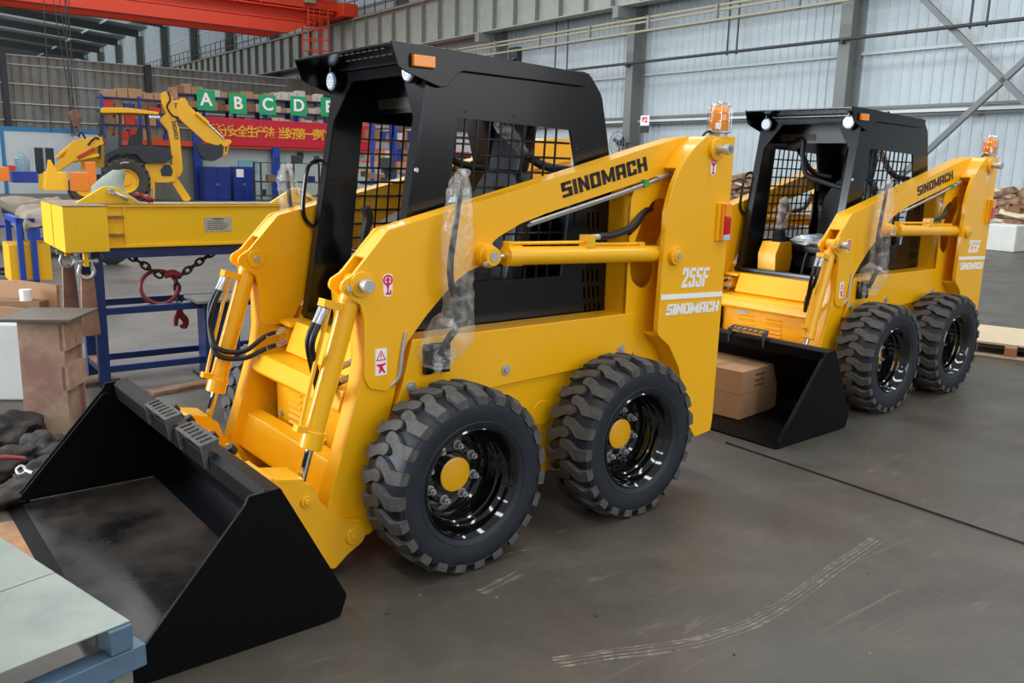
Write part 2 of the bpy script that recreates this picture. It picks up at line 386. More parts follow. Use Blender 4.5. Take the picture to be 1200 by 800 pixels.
        MB().cyl((px_+.06, s*.70, 1.742), (px_+.06, s*.775, 1.742), .021, n=16).cyl((px_+.06, s*.745, 1.742), (px_+.06, s*.775, 1.742), .027, n=16).build('pivot_pin', 'steel', tw, .002)
        MB().cyl((-1.364, s*.67, 1.216), (-1.364, s*.705, 1.216), .046, n=28).cyl((-1.364, s*.70, 1.216), (-1.364, s*.712, 1.216), .03, n=24).build('pin_collar', 'yellow', tw, .004)
        MB().cyl((-1.364, s*.71, 1.216), (-1.364, s*.716, 1.216), .015, n=12).build('grease_nipple', 'steel', tw)
        # tail lamp
        x0 = -1.757; y0 = s*.684
        tl = MB().bb(x0, x0+.085, s*.678, s*.695, 1.278, 1.475).build('tail_light', 'yellow', tw, .003)
        MB().bb(x0, x0+.052, s*.69, s*.716, 1.405, 1.472).build('turn_lens', 'amber', tl, .004)
        MB().bb(x0, x0+.052, s*.69, s*.716, 1.315, 1.402).build('stop_lens', 'red', tl, .004)
        MB().bb(x0, x0+.052, s*.69, s*.716, 1.282, 1.312).build('reverse_lens', 'clear', tl, .004)
        MB().bb(x0+.054, x0+.066, s*.69, s*.712, 1.282, 1.472).build('side_lens', 'amber', tl, .003)
        # hoist sticker
        sx, sz = LP(836, 194, .68)
        st = [(sx+.025, sz+.045, .02), (sx-.025, sz+.045, .02), (sx-.018, sz-.048, .014), (sx+.018, sz-.048, .014)]
        a, b = sorted((s*.6795, s*.6815)); MB().prism(st, a, b).build('hoist_sticker', 'white', tw)
        a, b = sorted((s*.681, s*.6825)); MB().prism(circle(sx, sz+.02, .021), a, b, holes=[circle(sx, sz+.02, .012)]).bb(sx-.004, sx+.004, a, b, sz-.04, sz+.03).bb(sx-.012, sx+.008, a, b, sz-.042, sz-.034).build('hoist_symbol', 'redvinyl', tw)
    tw_left = [o for o in bpy.data.objects if o.parent == root and o.name.startswith('tower') and 'inner' not in o.name][0]
    # writing on the left tower (reads towards the back of the machine)
    def q(px, py): return LP(px, py, .682)
    lettering('model_number', '255F', q(798, 337), q(829, 335.5), .098, .6805, 'white', tw_left, slant=.10, gap=.08, grow=.0, hv=(q(800, 315)[0]-q(798, 337)[0]+.004, .10))
    a_ = q(774.8, 351.5); b_ = q(846, 347); c_ = q(846.2, 341.5); d_ = q(774.8, 345.5)
    MB().prism([a_, b_, c_, d_], .6805, .682).build('stripe', 'white', tw_left)
    lettering('maker_name', 'SINOMACH', q(780, 369.6), q(841, 364.5), .06, .6805, 'white', tw_left, slant=.12, gap=.09, grow=.016, hv=(0, .056))
    # ---------------- lift arms
    arm = [(-1.80, 1.70), (-1.80, 1.806, .02)] + [LP(808, 160), LP(794.5, 162.3), LP(780, 167), LP(764, 171.5), LP(744, 178), LP(700, 192.8), LP(454.5, 270, .567)+(.03,), LP(414, 322)+(.03,), LP(402, 330)+(.03,), LP(399, 340)+(.03,), LP(412, 351)+(.03,), LP(423, 357)+(.03,), LP(427, 378), LP(427, 442)+(.04,), LP(433, 455)+(.03,), LP(453, 458)+(.03,), LP(467, 447)+(.03,), LP(474, 410), LP(478, 400), LP(500, 369), LP(520, 345), LP(536, 328), LP(548, 318), LP(560, 313), LP(572, 309.5)+(.02,), LP(577, 300)+(.01,), LP(577, 284)+(.02,), LP(585, 277), LP(610, 262), LP(640, 250), LP(720, 223), LP(795, 198), (-1.60, 1.66)]
    for s in (1, -1):
        ar = MB(); a, b = sorted((s*.550, s*.567)); ar.prism(arm, a, b)
        ia = [p for p in arm]
        for i, p in enumerate(ia):      # the inner plate stops higher, where the leg box starts
            if p[1] < .86: ia[i] = (p[0], .84+(p[1]-.73)*.2)+tuple(p[2:])
        a, b = sorted((s*.455, s*.472)); ar.prism(ia, a, b)
        a, b = sorted((s*.46, s*.56))
        bend = LP(454.5, 270); nose = LP(416, 320); e = LP(430, 302)
        def strip(p, q_, th=.012):
            v = Vector((q_[0]-p[0], q_[1]-p[1])); n = Vector((v.y, -v.x)).normalized()*th
            if n.y > 0: n = -n
            ar.prism([p, q_, (q_[0]+n.x, q_[1]+n.y), (p[0]+n.x, p[1]+n.y)], a, b, fil=False)
        tp = [(-1.795, 1.806), LP(808, 160), LP(794.5, 162.3), LP(764, 171.5), LP(700, 192.8), (bend[0]-.015, bend[1]+.001), (bend[0]+.01, bend[1]-.015), e]
        for i in range(len(tp)-1): strip(tp[i], tp[i+1])
        un = [LP(795, 198), LP(720, 223), LP(640, 250), LP(610, 262), LP(585, 278)]
        for i in range(len(un)-1):
            p, q_ = un[i], un[i+1]; ar.prism([p, q_, (q_[0], q_[1]+.012), (p[0], p[1]+.012)], a, b, fil=False)
        un = [LP(572, 309.5), LP(548, 318), LP(520, 345), LP(500, 369), LP(478, 400), LP(474, 412)]
        for i in range(len(un)-1):
            p, q_ = un[i], un[i+1]; ar.prism([p, q_, (q_[0]+.012, q_[1]+.006), (p[0]+.012, p[1]+.006)], a, b, fil=False)
        ar.prism([(.232, 1.30), (.222, 1.30), (.222, .9), (.232, .9)], a, b, fil=False)
        ab = ar.build('lift_arm', 'yellow', root, .0035)
        lg = MB(); a, b = sorted((s*.462, s*.557))
        lg.prism([(.325, 1.04), (.322, .86), (.345, .74), (.425, .48), (.485, .30), (.482, .20, .03), (.40, .10, .04), (.28, .125, .03), (.245, .30), (.245, .46), (.18, .69), (.16, .80), (.24, .84), (.262, 1.04)], a, b)
        lg.build('arm_leg', 'yellow', ab, .005)
        # tilt pin, bosses
        px_, pz_ = .335, 1.167
        MB().cyl((px_, s*.565, pz_), (px_, s*.578, pz_), .05, n=28).cyl((px_+.05, s*.565, pz_-.02), (px_+.05, s*.573, pz_-.02), .018).build('pin_boss', 'yellow', ab, .003)
        MB().cyl((px_, s*.57, pz_), (px_, s*.635, pz_), .018, n=16).cyl((px_, s*.60, pz_), (px_, s*.636, pz_), .0255, n=20).build('pin', 'steel', ab, .002)
        MB().cyl((px_+.055, s*.57, pz_-.012), (px_+.055, s*.585, pz_-.012), .011, n=6).build('bolt', 'steel', ab)
        MB().cyl((px_, s*.455, pz_), (px_, s*.444, pz_), .042, n=28).build('inner_boss', 'yellow', ab, .003)
        MB().cyl((px_, s*.446, pz_), (px_, s*.436, pz_), .016, n=12).build('inner_pin', 'steel', ab, .002)
        lx, lz = -.255, 1.255
        MB().cyl((lx, s*.56, lz), (lx, s*.612, lz), .050, n=28).cyl((lx, s*.61, lz), (lx, s*.645, lz), .040, n=24).build('lift_pin_boss', 'yellow', ab, .004)
        MB().cyl((lx, s*.64, lz), (lx, s*.649, lz), .021, n=16).build('lift_pin', 'steel', ab)
        MB().cyl((lx+.05, s*.64, lz-.03), (lx+.035, s*.65, lz-.025), .01, n=6).build('bolt', 'steel', ab)
        # steel pipes along the underside of the arm
        pipe = [LP(618, 260, .555), LP(660, 246, .555), LP(720, 226, .555), LP(775, 206, .555), LP(786, 203, .555)]
        MB().tube([(p[0], s*.575, p[1]-.004) for p in pipe], .0075).tube([(p[0], s*.56, p[1]-.016) for p in pipe], .0075).build('hydraulic_pipe', 'steel', ab)
        ft = LP(756, 213, .575); MB().box((ft[0], s*.575, ft[1]-.006), (.03, .03, .035)).build('pipe_tape', 'greentape', ab, .002)
        g = [LP(770, 208, .575), LP(780, 205, .575), LP(792, 201, .575)]
        MB().cyl((g[0][0], s*.575, g[0][1]-.005), (g[1][0], s*.575, g[1][1]-.005), .013, n=6).cyl((g[1][0], s*.575, g[1][1]-.005), (g[2][0], s*.575, g[2][1]-.005), .01, n=10).build('pipe_fitting', 'steel', ab)
        MB().tube([(g[2][0], s*.575, g[2][1]-.005), (g[2][0]-.06, s*.57, g[2][1]+.01), (g[2][0]-.16, s*.56, g[2][1]-.02), (g[2][0]-.22, s*.53, g[2][1]-.12)], .014).build('hose', 'hose', ab)
        MB().tube([(.135, s*.571, .96), (.155, s*.574, .86), (.168, s*.574, .78), (.20, s*.56, .74)], .008).build('steel_rod', 'steel', ab)
        # stickers
        sx, sz = LP(454.5, 334, .568)
        a, b = sorted((s*.5665, s*.5685)); MB().prism([(sx+.024, sz+.045, .02), (sx-.024, sz+.045, .02), (sx-.018, sz-.046, .014), (sx+.018, sz-.046, .014)], a, b).build('hoist_sticker', 'white', ab)
        a, b = sorted((s*.5675, s*.570)); MB().prism(circle(sx, sz+.02, .022), a, b, holes=[circle(sx, sz+.02, .015)]).prism([(sx, sz+.034), (sx+.013, sz+.018), (sx-.013, sz+.018)], a, b).bb(sx-.005, sx+.005, a, b, sz-.012, sz+.02).bb(sx-.003, sx+.003, a, b, sz-.03, sz-.012).bb(sx-.014, sx+.010, a, b, sz-.038, sz-.030).bb(sx-.015, sx-.009, a, b, sz-.038, sz-.02).build('hoist_symbol', 'redvinyl', ab)
        sx, sz = LP(446.5, 424, .568)
        a, b = sorted((s*.5665, s*.5685)); MB().bb(sx-.026, sx+.026, a, b, sz-.055, sz+.055).build('warning_sticker', 'white', ab)
        a, b = sorted((s*.5675, s*.570)); MB().prism([(sx, sz+.049), (sx-.023, sz+.006), (sx+.023, sz+.006)], a, b, holes=[[(sx, sz+.042), (sx-.017, sz+.010), (sx+.017, sz+.010)]]).bb(sx-.002, sx+.002, a, b, sz+.020, sz+.032).bb(sx-.002, sx+.002, a, b, sz+.013, sz+.016).prism([(sx+.02, sz-.008), (sx-.006, sz-.008), (sx-.02, sz-.004), (sx-.02, sz-.012), (sx-.006, sz-.018), (sx-.012, sz-.032), (sx-.02, sz-.045), (sx-.014, sz-.048), (sx-.002, sz-.034), (sx+.006, sz-.046), (sx+.012, sz-.044), (sx+.006, sz-.026), (sx+.012, sz-.016), (sx+.02, sz-.014)], a, b).build('warning_symbol', 'redvinyl', ab)
        # ---------------- tilt cylinder
        y = s*.513; P1 = Vector((.335, y, 1.167)); P2 = Vector((.585, y, .37)); D = (P2-P1).normalized(); F = Vector((cos(A1)*0+1, 0, 0)); Fr = (F-D*D.dot(F)).normalized()
        at = lambda t, o_=0: P1+D*t+Fr*o_
        tc = MB().cyl(at(.05), at(.64), .041, n=32).cyl(at(.60), at(.672), .047, n=32).cyl(at(.055), at(.08), .043, n=32)
        tc.cyl(P1+Vector((0, .038, 0)), P1-Vector((0, .038, 0)), .036, n=24).cyl(at(0), at(.06), .028, n=20)
        cy = tc.build('tilt_cylinder', 'yellow', root, .003)
        MB().cyl(at(.66), P2, .0175, n=20).build('rod', 'chrome', cy)
        k = MB().bar(at(.105, .035), at(.105, .115), .055, .03).tube([at(.12, .075), at(.30, .074), at(.56, .066), at(.60, .062)], .0085).bar(at(.60, .035), at(.60, .085), .04, .025)
        k.build('oil_pipe', 'yellow', cy, .002)
        for dy, of in ((.018, .1), (-.016, .1)):
            f0 = at(.125, of)+Vector((0, dy, 0)); f1 = f0+D*.06+Vector((.012, 0, 0))
            MB().cyl(f0, f0+(f1-f0)*.45, .014, n=6).cyl(f0+(f1-f0)*.4, f1, .011, n=12).build('hose_fitting', 'steel', cy)
            end = Vector((.245, s*.375, .79+.03*(1 if dy > 0 else -1)))
            lo_ = Vector((.475, s*.455+dy*.4, .80-.03*(1 if dy < 0 else 0))) if s > 0 else Vector((.50, s*.50+dy*.6, .86))
            pts = [f1, f1+Vector((.03, 0, -.08)), lo_, Vector((.44, s*.42, .715+dy)), end+Vector((.11, 0, -.035)), end]
            if s < 0: pts = [f1, f1+Vector((.035, -.01, -.08)), Vector((.545, s*.52, .83+dy)), Vector((.53, s*.47, .73+dy)), Vector((.43, s*.41, .715+dy)), end+Vector((.09, 0, -.02)), end]
            MB().tube(pts, .0112, smooth=22, rib=.13).build('hose', 'hose', cy, ang=70)
            v = (end-(end+Vector((.09, 0, -.02)))).normalized()
            MB().cyl(end-v*.09, end, .013, n=10).cyl(end-v*.04, end+v*.01, .016, n=6).build('hose_end', 'steel', cy)
        # ---------------- lift cylinder
        y = s*.612; P1 = Vector((-1.33, y, 1.222)); P2 = Vector((-.255, y, 1.255)); D = (P2-P1).normalized()
        lc = MB().cyl(P1, P2-D*.10, .041, n=32).cyl(P2-D*.17, P2-D*.085, .046, n=32)
        lc.bb(-.80, -.85, y-.03, y+.03, 1.27, 1.33).bb(-1.16, -1.20, y-.02, y+.02, 1.26, 1.285).bb(-.34, -.37, y-.02, y+.02, 1.28, 1.315)
        lc.tube([(-.35, y, 1.306), (-.82, y, 1.296)], .008, smooth=1).tube([(-.85, y, 1.286), (-1.18, y, 1.276)], .008, smooth=1)
        lcy = lc.build('lift_cylinder', 'yellow', root, .003)
        MB().cyl(P2-D*.09, P2-D*.02, .017, n=20).build('rod', 'chrome', lcy)
        MB().cyl((-.85, y, 1.318), (-.91, y, 1.318), .014, n=10).build('hose_fitting', 'steel', lcy)
        MB().tube([(-.90, y, 1.318), (-1.0, y+.0, 1.325), (-1.14, y-.02, 1.36), (-1.27, y-.06, 1.44), (-1.36, y-.1, 1.47)], .018).build('hose', 'hose', lcy)
        MB().tube([(-1.12, y-.02, 1.33), (-1.2, y-.04, 1.37), (-1.28, y-.07, 1.42), (-1.36, y-.1, 1.44)], .015).build('hose', 'hose', lcy)
        # ---------------- wrapped mirror arm
        R = .645*s; DO_WRAP = True
        br = MB().bb(.052, -.068, s*.569, s*.582, .775, .90).bb(.052, .02, s*.58, s*.60, .775, .90).bb(-.04, -.068, s*.58, s*.60, .775, .90).build('mirror_bracket', 'black', root, .002)
        for z in (.80, .848): MB().cyl((-.007, s*.58, z), (-.007, s*.60, z), .022, n=18).cyl((-.007, s*.60, z), (-.007, s*.61, z), .013, n=6).build('bolt', 'steel', br)
        lean = .0 if s > 0 else .20
        ln = lambda x, y_, z: (x+lean*max(0, (z-.9))*1.2, y_, z)
        MB().tube([ln(-.005, R-.02*s, .86), ln(-.02, R, .92), ln(-.07, R, 1.0), ln(-.03, R, 1.2), ln(-.055, R, 1.40), ln(-.085, R, 1.58)], [.018, .016, .016, .014, .012, .010]).tube([ln(-.09, R, 1.04), ln(-.06, R, 1.14)], .014).build('mirror_rod', 'seat', br)
        wp = [(512, 430, 15), (513, 418, 18), (512, 404, 17), (522, 396, 25), (533, 388, 22), (536, 372, 17), (537, 349, 16), (536, 315, 16.5), (536, 281, 17), (537.5, 247, 14.5), (538.5, 220, 12.5), (540.5, 205, 7), (542, 198, 3)]
        pp = []; rr_ = []
        for (px_, py_, hw) in wp:
            q_ = LP(px_, py_, .645); pp.append(ln(q_[0], R, q_[1])); rr_.append(hw*.0039)
        w = MB().tube(pp, rr_, n=24, smooth=6, wob=.10)
        k_ = LP(546, 202, .645); w.blob(ln(k_[0]-.0, R, k_[1]), (.04, .04, .035), 2, .3, 2, 1)
        w.build('plastic_wrap', 'plastic', br)
    # lettering on the left arm
    la = [o for o in bpy.data.objects if o.parent == root and o.name.startswith('lift_arm')][0]
    p0 = LP(660.5, 232.2, .5685); p1 = LP(759, 199.8, .5685); p2 = LP(657.3, 214.5, .5685)
    lettering('maker_name', 'SINOMACH', p0, p1, .08, .567, 'letters', la, slant=0, gap=.14, grow=.024, hv=(p2[0]-p0[0], p2[1]-p0[1]))
    # ---------------- cross member and attach plate between the arm feet
    MB().prism([(.325, .425, .01), (.40, .41, .015), (.452, .25, .015), (.38, .235, .01)], -.47, .47).build('cross_member', 'yellow', root, .005)
    qa = MB()
    for s in (1, -1):
        for yy in (.575, .430):
            a, b = sorted((s*yy, s*(yy+.016)))
            qa.prism([(.72, .445), (.60, .425), (.555, .395, .03), (.535, .33, .03), (.475, .262, .03), (.42, .225, .04), (.345, .205, .05), (.335, .12, .05), (.42, .075, .03), (.475, .03), (.51, .04), (.70, .41)], a, b)
        a, b = sorted((s*.430, s*.591)); qa.prism([(.74, .465), (.60, .437), (.60, .42), (.73, .435)], a, b)
    qa.prism([(.66, .30), (.64, .30), (.50, .035), (.53, .025)], -.60, .60)
    for s in (1, -1): a, b = sorted((s*.36, s*.60)); qa.prism([(.745, .47), (.725, .47), (.60, .21), (.62, .20)], a, b)
    qa.prism([(.775, .515), (.755, .515), (.71, .42), (.73, .41)], -.30, -.24).prism([(.775, .515), (.755, .515), (.71, .42), (.73, .41)], .24, .30)
    qa.prism([(.73, .43), (.71, .43), (.64, .30), (.66, .30)], -.36, .36)
    qo = qa.build('attach_plate', 'yellow', root, .003)
    for s in (1, -1):
        for yy in (.591, .430):
            sg = 1 if yy > .5 else -1
            MB().cyl((.395, s*yy, .150), (.395, s*(yy+.012*sg), .150), .034, n=24).cyl((.395, s*(yy+.012*sg), .150), (.395, s*(yy+.02*sg), .150), .014, n=12).build('pin_boss', 'yellow', qo, .003)
            MB().cyl((.595, s*yy, .345), (.595, s*(yy+.010*sg), .345), .024, n=24).cyl((.595, s*(yy+.01*sg), .345), (.595, s*(yy+.018*sg), .345), .012, n=12).build('pin_boss', 'yellow', qo, .003)
        MB().cyl((.59, s*.545, .365), (.59, s*.48, .365), .032, n=20).build('rod_eye', 'yellow', qo, .003)
        MB().cyl((.795, s*.34, .535), (.775, s*.34, .505), .022, n=16).build('latch_knob', 'hose', qo, .004)
        MB().cyl((.795, s*.14, .535), (.775, s*.14, .505), .020, n=16).build('latch_knob', 'hose', qo, .004)
    # ---------------- bucket
    b = MB()
    for s in (1, -1):
        a_, b_ = sorted((s*.885, s*.90))
        b.prism([(1.385, .0), (1.365, .045), (.955, .515, .01), (.94, .545, .01), (.83, .552, .01), (.586, .085, .03), (.615, .006, .02), (.70, .0), (.74, .0)], a_, b_)
        a_, b_ = sorted((s*.868, s*.886)); b.prism([(1.36, .04), (.955, .50), (.93, .50), (1.33, .04)], a_, b_)
    b.prism([(1.40, .004), (1.405, .012), (1.24, .026), (.74, .026), (.66, .05), (.615, .10), (.845, .535), (.83, .545), (.592, .10), (.63, .02), (.74, .004)], -.893, .893)
    b.prism([(.826, .548), (.88, .552), (.905, .535), (.90, .47), (.80, .43)], -.893, .893)
    bo = b.build('bucket', 'bucket', root, .003)
    for (cy_) in (.28, -.13):
        st = MB(); h = []
        for i in range(6): h.append([(cy_-.128+.044*i, .872), (cy_-.104+.044*i, .872), (cy_-.104+.044*i, .918), (cy_-.128+.044*i, .918)])
        def fn(v): return Vector((v.z, v.x, .585-(v.z-.9)*.25+v.y))
        st.prism([(cy_-.142, .860), (cy_+.142, .860), (cy_+.142, .93), (cy_-.142, .93)], 0, .006, holes=h, fn=fn)
        for yy in (cy_-.142, cy_+.136): st.prism([(.860, .594), (.93, .578), (.915, .49), (.90, .49), (.905, .555), (.865, .565)], yy, yy+.006)
        st.build('bucket_step', 'tread', bo, .001)
    return root, bo
def shx(z):      # slope of the cab's front edge
    return .020-(z-1.43)*.17
def make_cab(root):
    cab = MB()
    side = [(shx(.87), .87), (shx(1.96), 1.96), (shx(2.0)-.01, 2.062), LP(690, 84.5, .415)+(.09,), LP(705.5, 112, .415)+(.12,), LP(714, 180, .415), LP(720, 232, .415), LP(719.5, 378, .415)]
    win = [LP(535.5, 138, .412), LP(668, 152.5, .412), LP(674, 192, .412), (-.85, 1.115), (-.14, 1.115)]
    vents = [[(-.99-.032*i-.012*j-.01, 1.135-.085*j), (-.99-.032*i-.012*j+.002, 1.135-.085*j), (-.99-.032*i-.012*j-.004, 1.075-.085*j), (-.99-.032*i-.012*j-.016, 1.075-.085*j)] for i in range(4) for j in range(3)]
    vents += [[(-1.01-.032*i-.01, 1.42), (-1.01-.032*i+.002, 1.42), (-1.01-.032*i-.004, 1.34), (-1.01-.032*i-.016, 1.34)] for i in range(3)]
    for s in (1, -1):
        a, b = sorted((s*.400, s*.415)); cab.prism(side, a, b, holes=[win]+vents)
    # roof and curved back
    top = side[3:]; xo = lambda p, d_: (p[0]+d_, p[1])
    t2 = [(-.05, 2.062)]+top+[xo(top[4], .015), xo(top[3], .015), xo(top[2], .015), (top[1][0]+.015, top[1][1]-.01, .1), (top[0][0]+.01, 2.045, .08), (-.05, 2.048)]
    cab.prism(t2, .375, .412); cab.prism(t2, -.412, -.25)
    cab.prism([(-.05, 2.062), top[0], top[1], (top[1][0]-.012, 1.93), (top[1][0]+.003, 1.93), (top[1][0]+.015, top[1][1]-.01, .1), (top[0][0]+.01, 2.045, .08), (-.05, 2.048)], -.376, .376)
    cab.prism([xo(top[3], .0), top[4], xo(top[4], .015), xo(top[3], .015)], -.376, .376)
    cab.bb(-.93, -.95, -.40, .40, .88, 1.40).bb(.09, -1.15, -.41, .41, .868, .882)
    co = cab.build('cab', 'black', root, .003)
    # front frame: posts, header, gusseted corners
    fr = MB(); pts = [(-.435, .885), (-.435, 1.43), (-.435, 1.96), (.435, 1.96+.0), (.435, 1.43), (.435, .885)]
    outer = [(-.415, .885), (-.415, 1.43), (-.415, 1.96, .02), (-.385, 2.045), (.385, 2.045), (.415, 1.96, .02), (.415, 1.43), (.415, .885)]
    inner = [(-.360, .90), (-.360, 1.43), (-.355, 1.82, .02), (-.225, 2.0, .02), (.225, 2.0, .02), (.355, 1.82, .02), (.360, 1.43), (.360, .90)]
    def fn(v): return Vector((shx(v.z)+v.y, v.x, v.z))
    fr.prism(outer, 0, .012, holes=[inner], fn=fn)
    fr.build('front_frame', 'black', co, .003)
    for s in (1, -1):      # inner door jambs
        jb = MB(); a, b = sorted((s*.358, s*.366))
        jb.prism([(shx(.89), .89), (shx(1.93), 1.93), (-.19, 1.86), (-.12, 1.12), (-.05, .89)], a, b)
        jb.build('door_jamb', 'black', co, .002)
    MB().bb(.04, .12, -.435, .435, .878, .908).build('door_sill', 'black', co, .006)
    # visor roof with side skirts
    v = MB()
    v.prism([(.125, 2.098), (.125, 2.088), (-.06, 2.055), (-.96, 2.055), (-.96, 2.068), (-.06, 2.07)], -.437, .437, fil=False)
    flap = [(.125, 2.102), (.088, 2.006, .02), (.05, 1.988, .02), (-.10, 1.945, .05), (-.14, 1.942, .03), (-.205, 2.008, .03), (-.23, 2.016, .02), (-.95, 2.008), (-.962, 2.068), (-.10, 2.098)]
    for s in (1, -1):
        a, b = sorted((s*.433, s*.441)); v.prism(flap, a, b)
    vo = v.build('roof_visor', 'black', co, .003)
    sl = MB()
    for j, xx in enumerate((.095, .06)):
        for i in range(8): sl.bb(xx, xx+.012, -.02+.05*i, .015+.05*i, 2.0785-.018*j, 2.0815-.018*j)
    sl.build('louvre_slots', 'seat', vo)
    for s in (1, -1):
        lamp = MB().cyl((-.05, s*.34, 2.004), (-.018, s*.34, 2.004), .048, n=28).bb(-.035, -.01, s*.34-.008, s*.34+.008, 2.04, 2.075).build('headlight', 'black', co, .003)
        MB().cyl((-.022, s*.34, 2.004), (-.012, s*.34, 2.004), .043, .038, n=28).build('lens', 'clear', lamp)
        ld = MB()
        for rr, nn in ((0, 1), (.013, 6), (.027, 12)):
            for k in range(nn):
                a = 2*pi*k/nn; ld.cyl((-.012, s*.34+rr*cos(a), 2.004+rr*sin(a)), (-.0095, s*.34+rr*cos(a), 2.004+rr*sin(a)), .0055, n=8)
        ld.build('led', 'white', lamp)
        # marker light
        ml = MB().bb(.035, -.078, s*.440, s*.446, 2.008, 2.062).build('marker_light', 'seat', co)
        MB().bb(.031, -.074, s*.445, s*.464, 2.012, 2.058).build('lens', 'amber', ml, .004)
        # grab handle on the post
        if s > 0: pass
        g = MB().tube([(-.03, s*.415, 1.632), (.0, s*.430, 1.636), (.045, s*.438, 1.62), (.068, s*.44, 1.58), (.088, s*.44, 1.46), (.092, s*.44, 1.385), (.078, s*.438, 1.345), (.05, s*.430, 1.318), (.01, s*.415, 1.305)], .0105, n=10)
        if s < 0: g.build('grab_handle', 'black', co)
        for z, x in ((1.605, -.01), (1.325, .005)): MB().cyl((x, s*.415, z), (x, s*.425, z), .010, n=6).build('bolt', 'steel', co)
        # window guard: welded bars
        wg = MB(); y = s*.408
        nx, nz = 10, 10
        def edge(t, z_):     # x at fraction t along the opening at height z
            f = (z_-1.115)/.70; x_l = -.13-.07*f; x_r = -.83-.055*min(1, f/.76)+.025*max(0, (f-.76)/.24); return x_l+(x_r-x_l)*t
        for i in range(1, nx):
            t = i/nx; wg.cyl((edge(t, 1.11), y, 1.11), (edge(t, 1.83), y, 1.83), .0055, n=6)
        for j in range(1, nz):
            z = 1.115+.70*j/nz; wg.cyl((edge(-.01, z), y-.004*s, z), (edge(1.01, z), y-.004*s, z), .0055, n=6)
        wg.build('window_guard', 'black', co)
        ws = MB()
        for (x, z) in ((-.26, 1.855), (-.53, 1.85), (-.80, 1.845), (-.17, 1.70), (-.915, 1.72), (-.92, 1.60)): ws.cyl((x, s*.414, z), (x, s*.4165, z), .008, n=10)
        ws.build('guard_bolt_holes', 'seat', co)
    # lifting eye
    MB().tube([(-.62, .32, 2.06), (-.62, .32, 2.09), (-.60, .32, 2.11), (-.58, .32, 2.09), (-.58, .32, 2.06)], .006, smooth=5).build('lifting_eye', 'black', co)
    # type plate over the door, inside
    MB().bb(-.302, -.31, -.40, .40, 1.87, 2.05).build('inner_header', 'hose', co)
    MB().bb(-.302, -.298, -.39, -.08, 1.89, 1.94).build('notice_plate', 'tread', co)
    MB().prism([(-.93, 1.36), (-.93, 1.50), (-.92, 1.50), (-.92, 1.36)], -.42, .42).build('rear_bulkhead', 'black', co)
    # controls
    for s in (-1,):
        cs = MB().prism([(.02, .885), (.03, 1.02), (-.02, 1.115), (-.17, 1.115), (-.20, 1.0), (-.18, .885)], s*.205-.08, s*.205+.08).build('control_console', 'yellow', root, .004)
        MB().lathe([(.055, 1.11), (.062, 1.125), (.05, 1.135), (.056, 1.15), (.044, 1.16), (.05, 1.175), (.038, 1.185), (.042, 1.20), (.028, 1.215), (.02, 1.24), (0, 1.24)], 20, ax='z', c=(-.10, s*.19, 0)).build('bellows', 'seat', cs)
        MB().tube([(-.10, s*.19, 1.22), (-.10, s*.175, 1.30), (-.11, s*.16, 1.37), (-.09, s*.155, 1.42)], [.013, .02, .026, .024]).build('joystick', 'seat', cs)
    # seat
    se = MB().bb(-.30, -.78, -.24, .24, .90, 1.02).build('seat', 'seat', root, .02)
    MB().prism([(-.25, 1.02), (-.24, 1.10, .04), (-.66, 1.09), (-.72, 1.04)], -.24, .24).build('seat_cushion', 'seat', se, .03)
    def fs(v): return Vector((-.66-(v.z-1.08)*.22+v.y, v.x, v.z))
    MB().prism([(-.23, 1.06), (-.24, 1.45, .12), (-.13, 1.62, .08), (.13, 1.62, .08), (.24, 1.45, .12), (.23, 1.06)], -.11, 0, fn=fs).build('backrest', 'seat', se, .03)
    MB().prism([(-.13, 1.60), (-.14, 1.87, .05), (.14, 1.87, .05), (.13, 1.60)], -.09, -.02, fn=fs).build('headrest', 'seat', se, .02)
    MB().bb(-.625, -.628, .06, .15, 1.40, 1.45).build('seat_label', 'white', se)
    MB().blob((-.30, .02, 1.13), (.34, .40, .10), 3, .35, 2.5, 3).build('plastic_bag', 'milky', se)
    MB().blob((-.36, .24, 1.33), (.16, .16, .30), 3, .5, 2.5, 5).build('plastic_bag', 'milky', se)
    for s in (1, -1):
        sb = [LP(x_, y_, .34) for x_, y_ in ((583, 143), (600, 160), (614, 179), (640, 195), (676, 200))]
        b_ = MB().tube([(p[0], s*.34, p[1]) for p in sb], .021, smooth=5).build('safety_bar', 'seat', root)
        if s > 0: MB().tube([(p[0], s*.34, p[1]) for p in [sb[0], ((sb[0][0]+sb[1][0])/2, (sb[0][1]+sb[1][1])/2), sb[1], sb[2]]], [.026, .036, .033, .024], n=12, wob=.15).build('plastic_wrap', 'plastic', b_)
    MB().tube([(.01, .10, .89), (.0, .11, 1.0), (-.01, .12, 1.06)], .011).build('pedal_lever', 'seat', root)
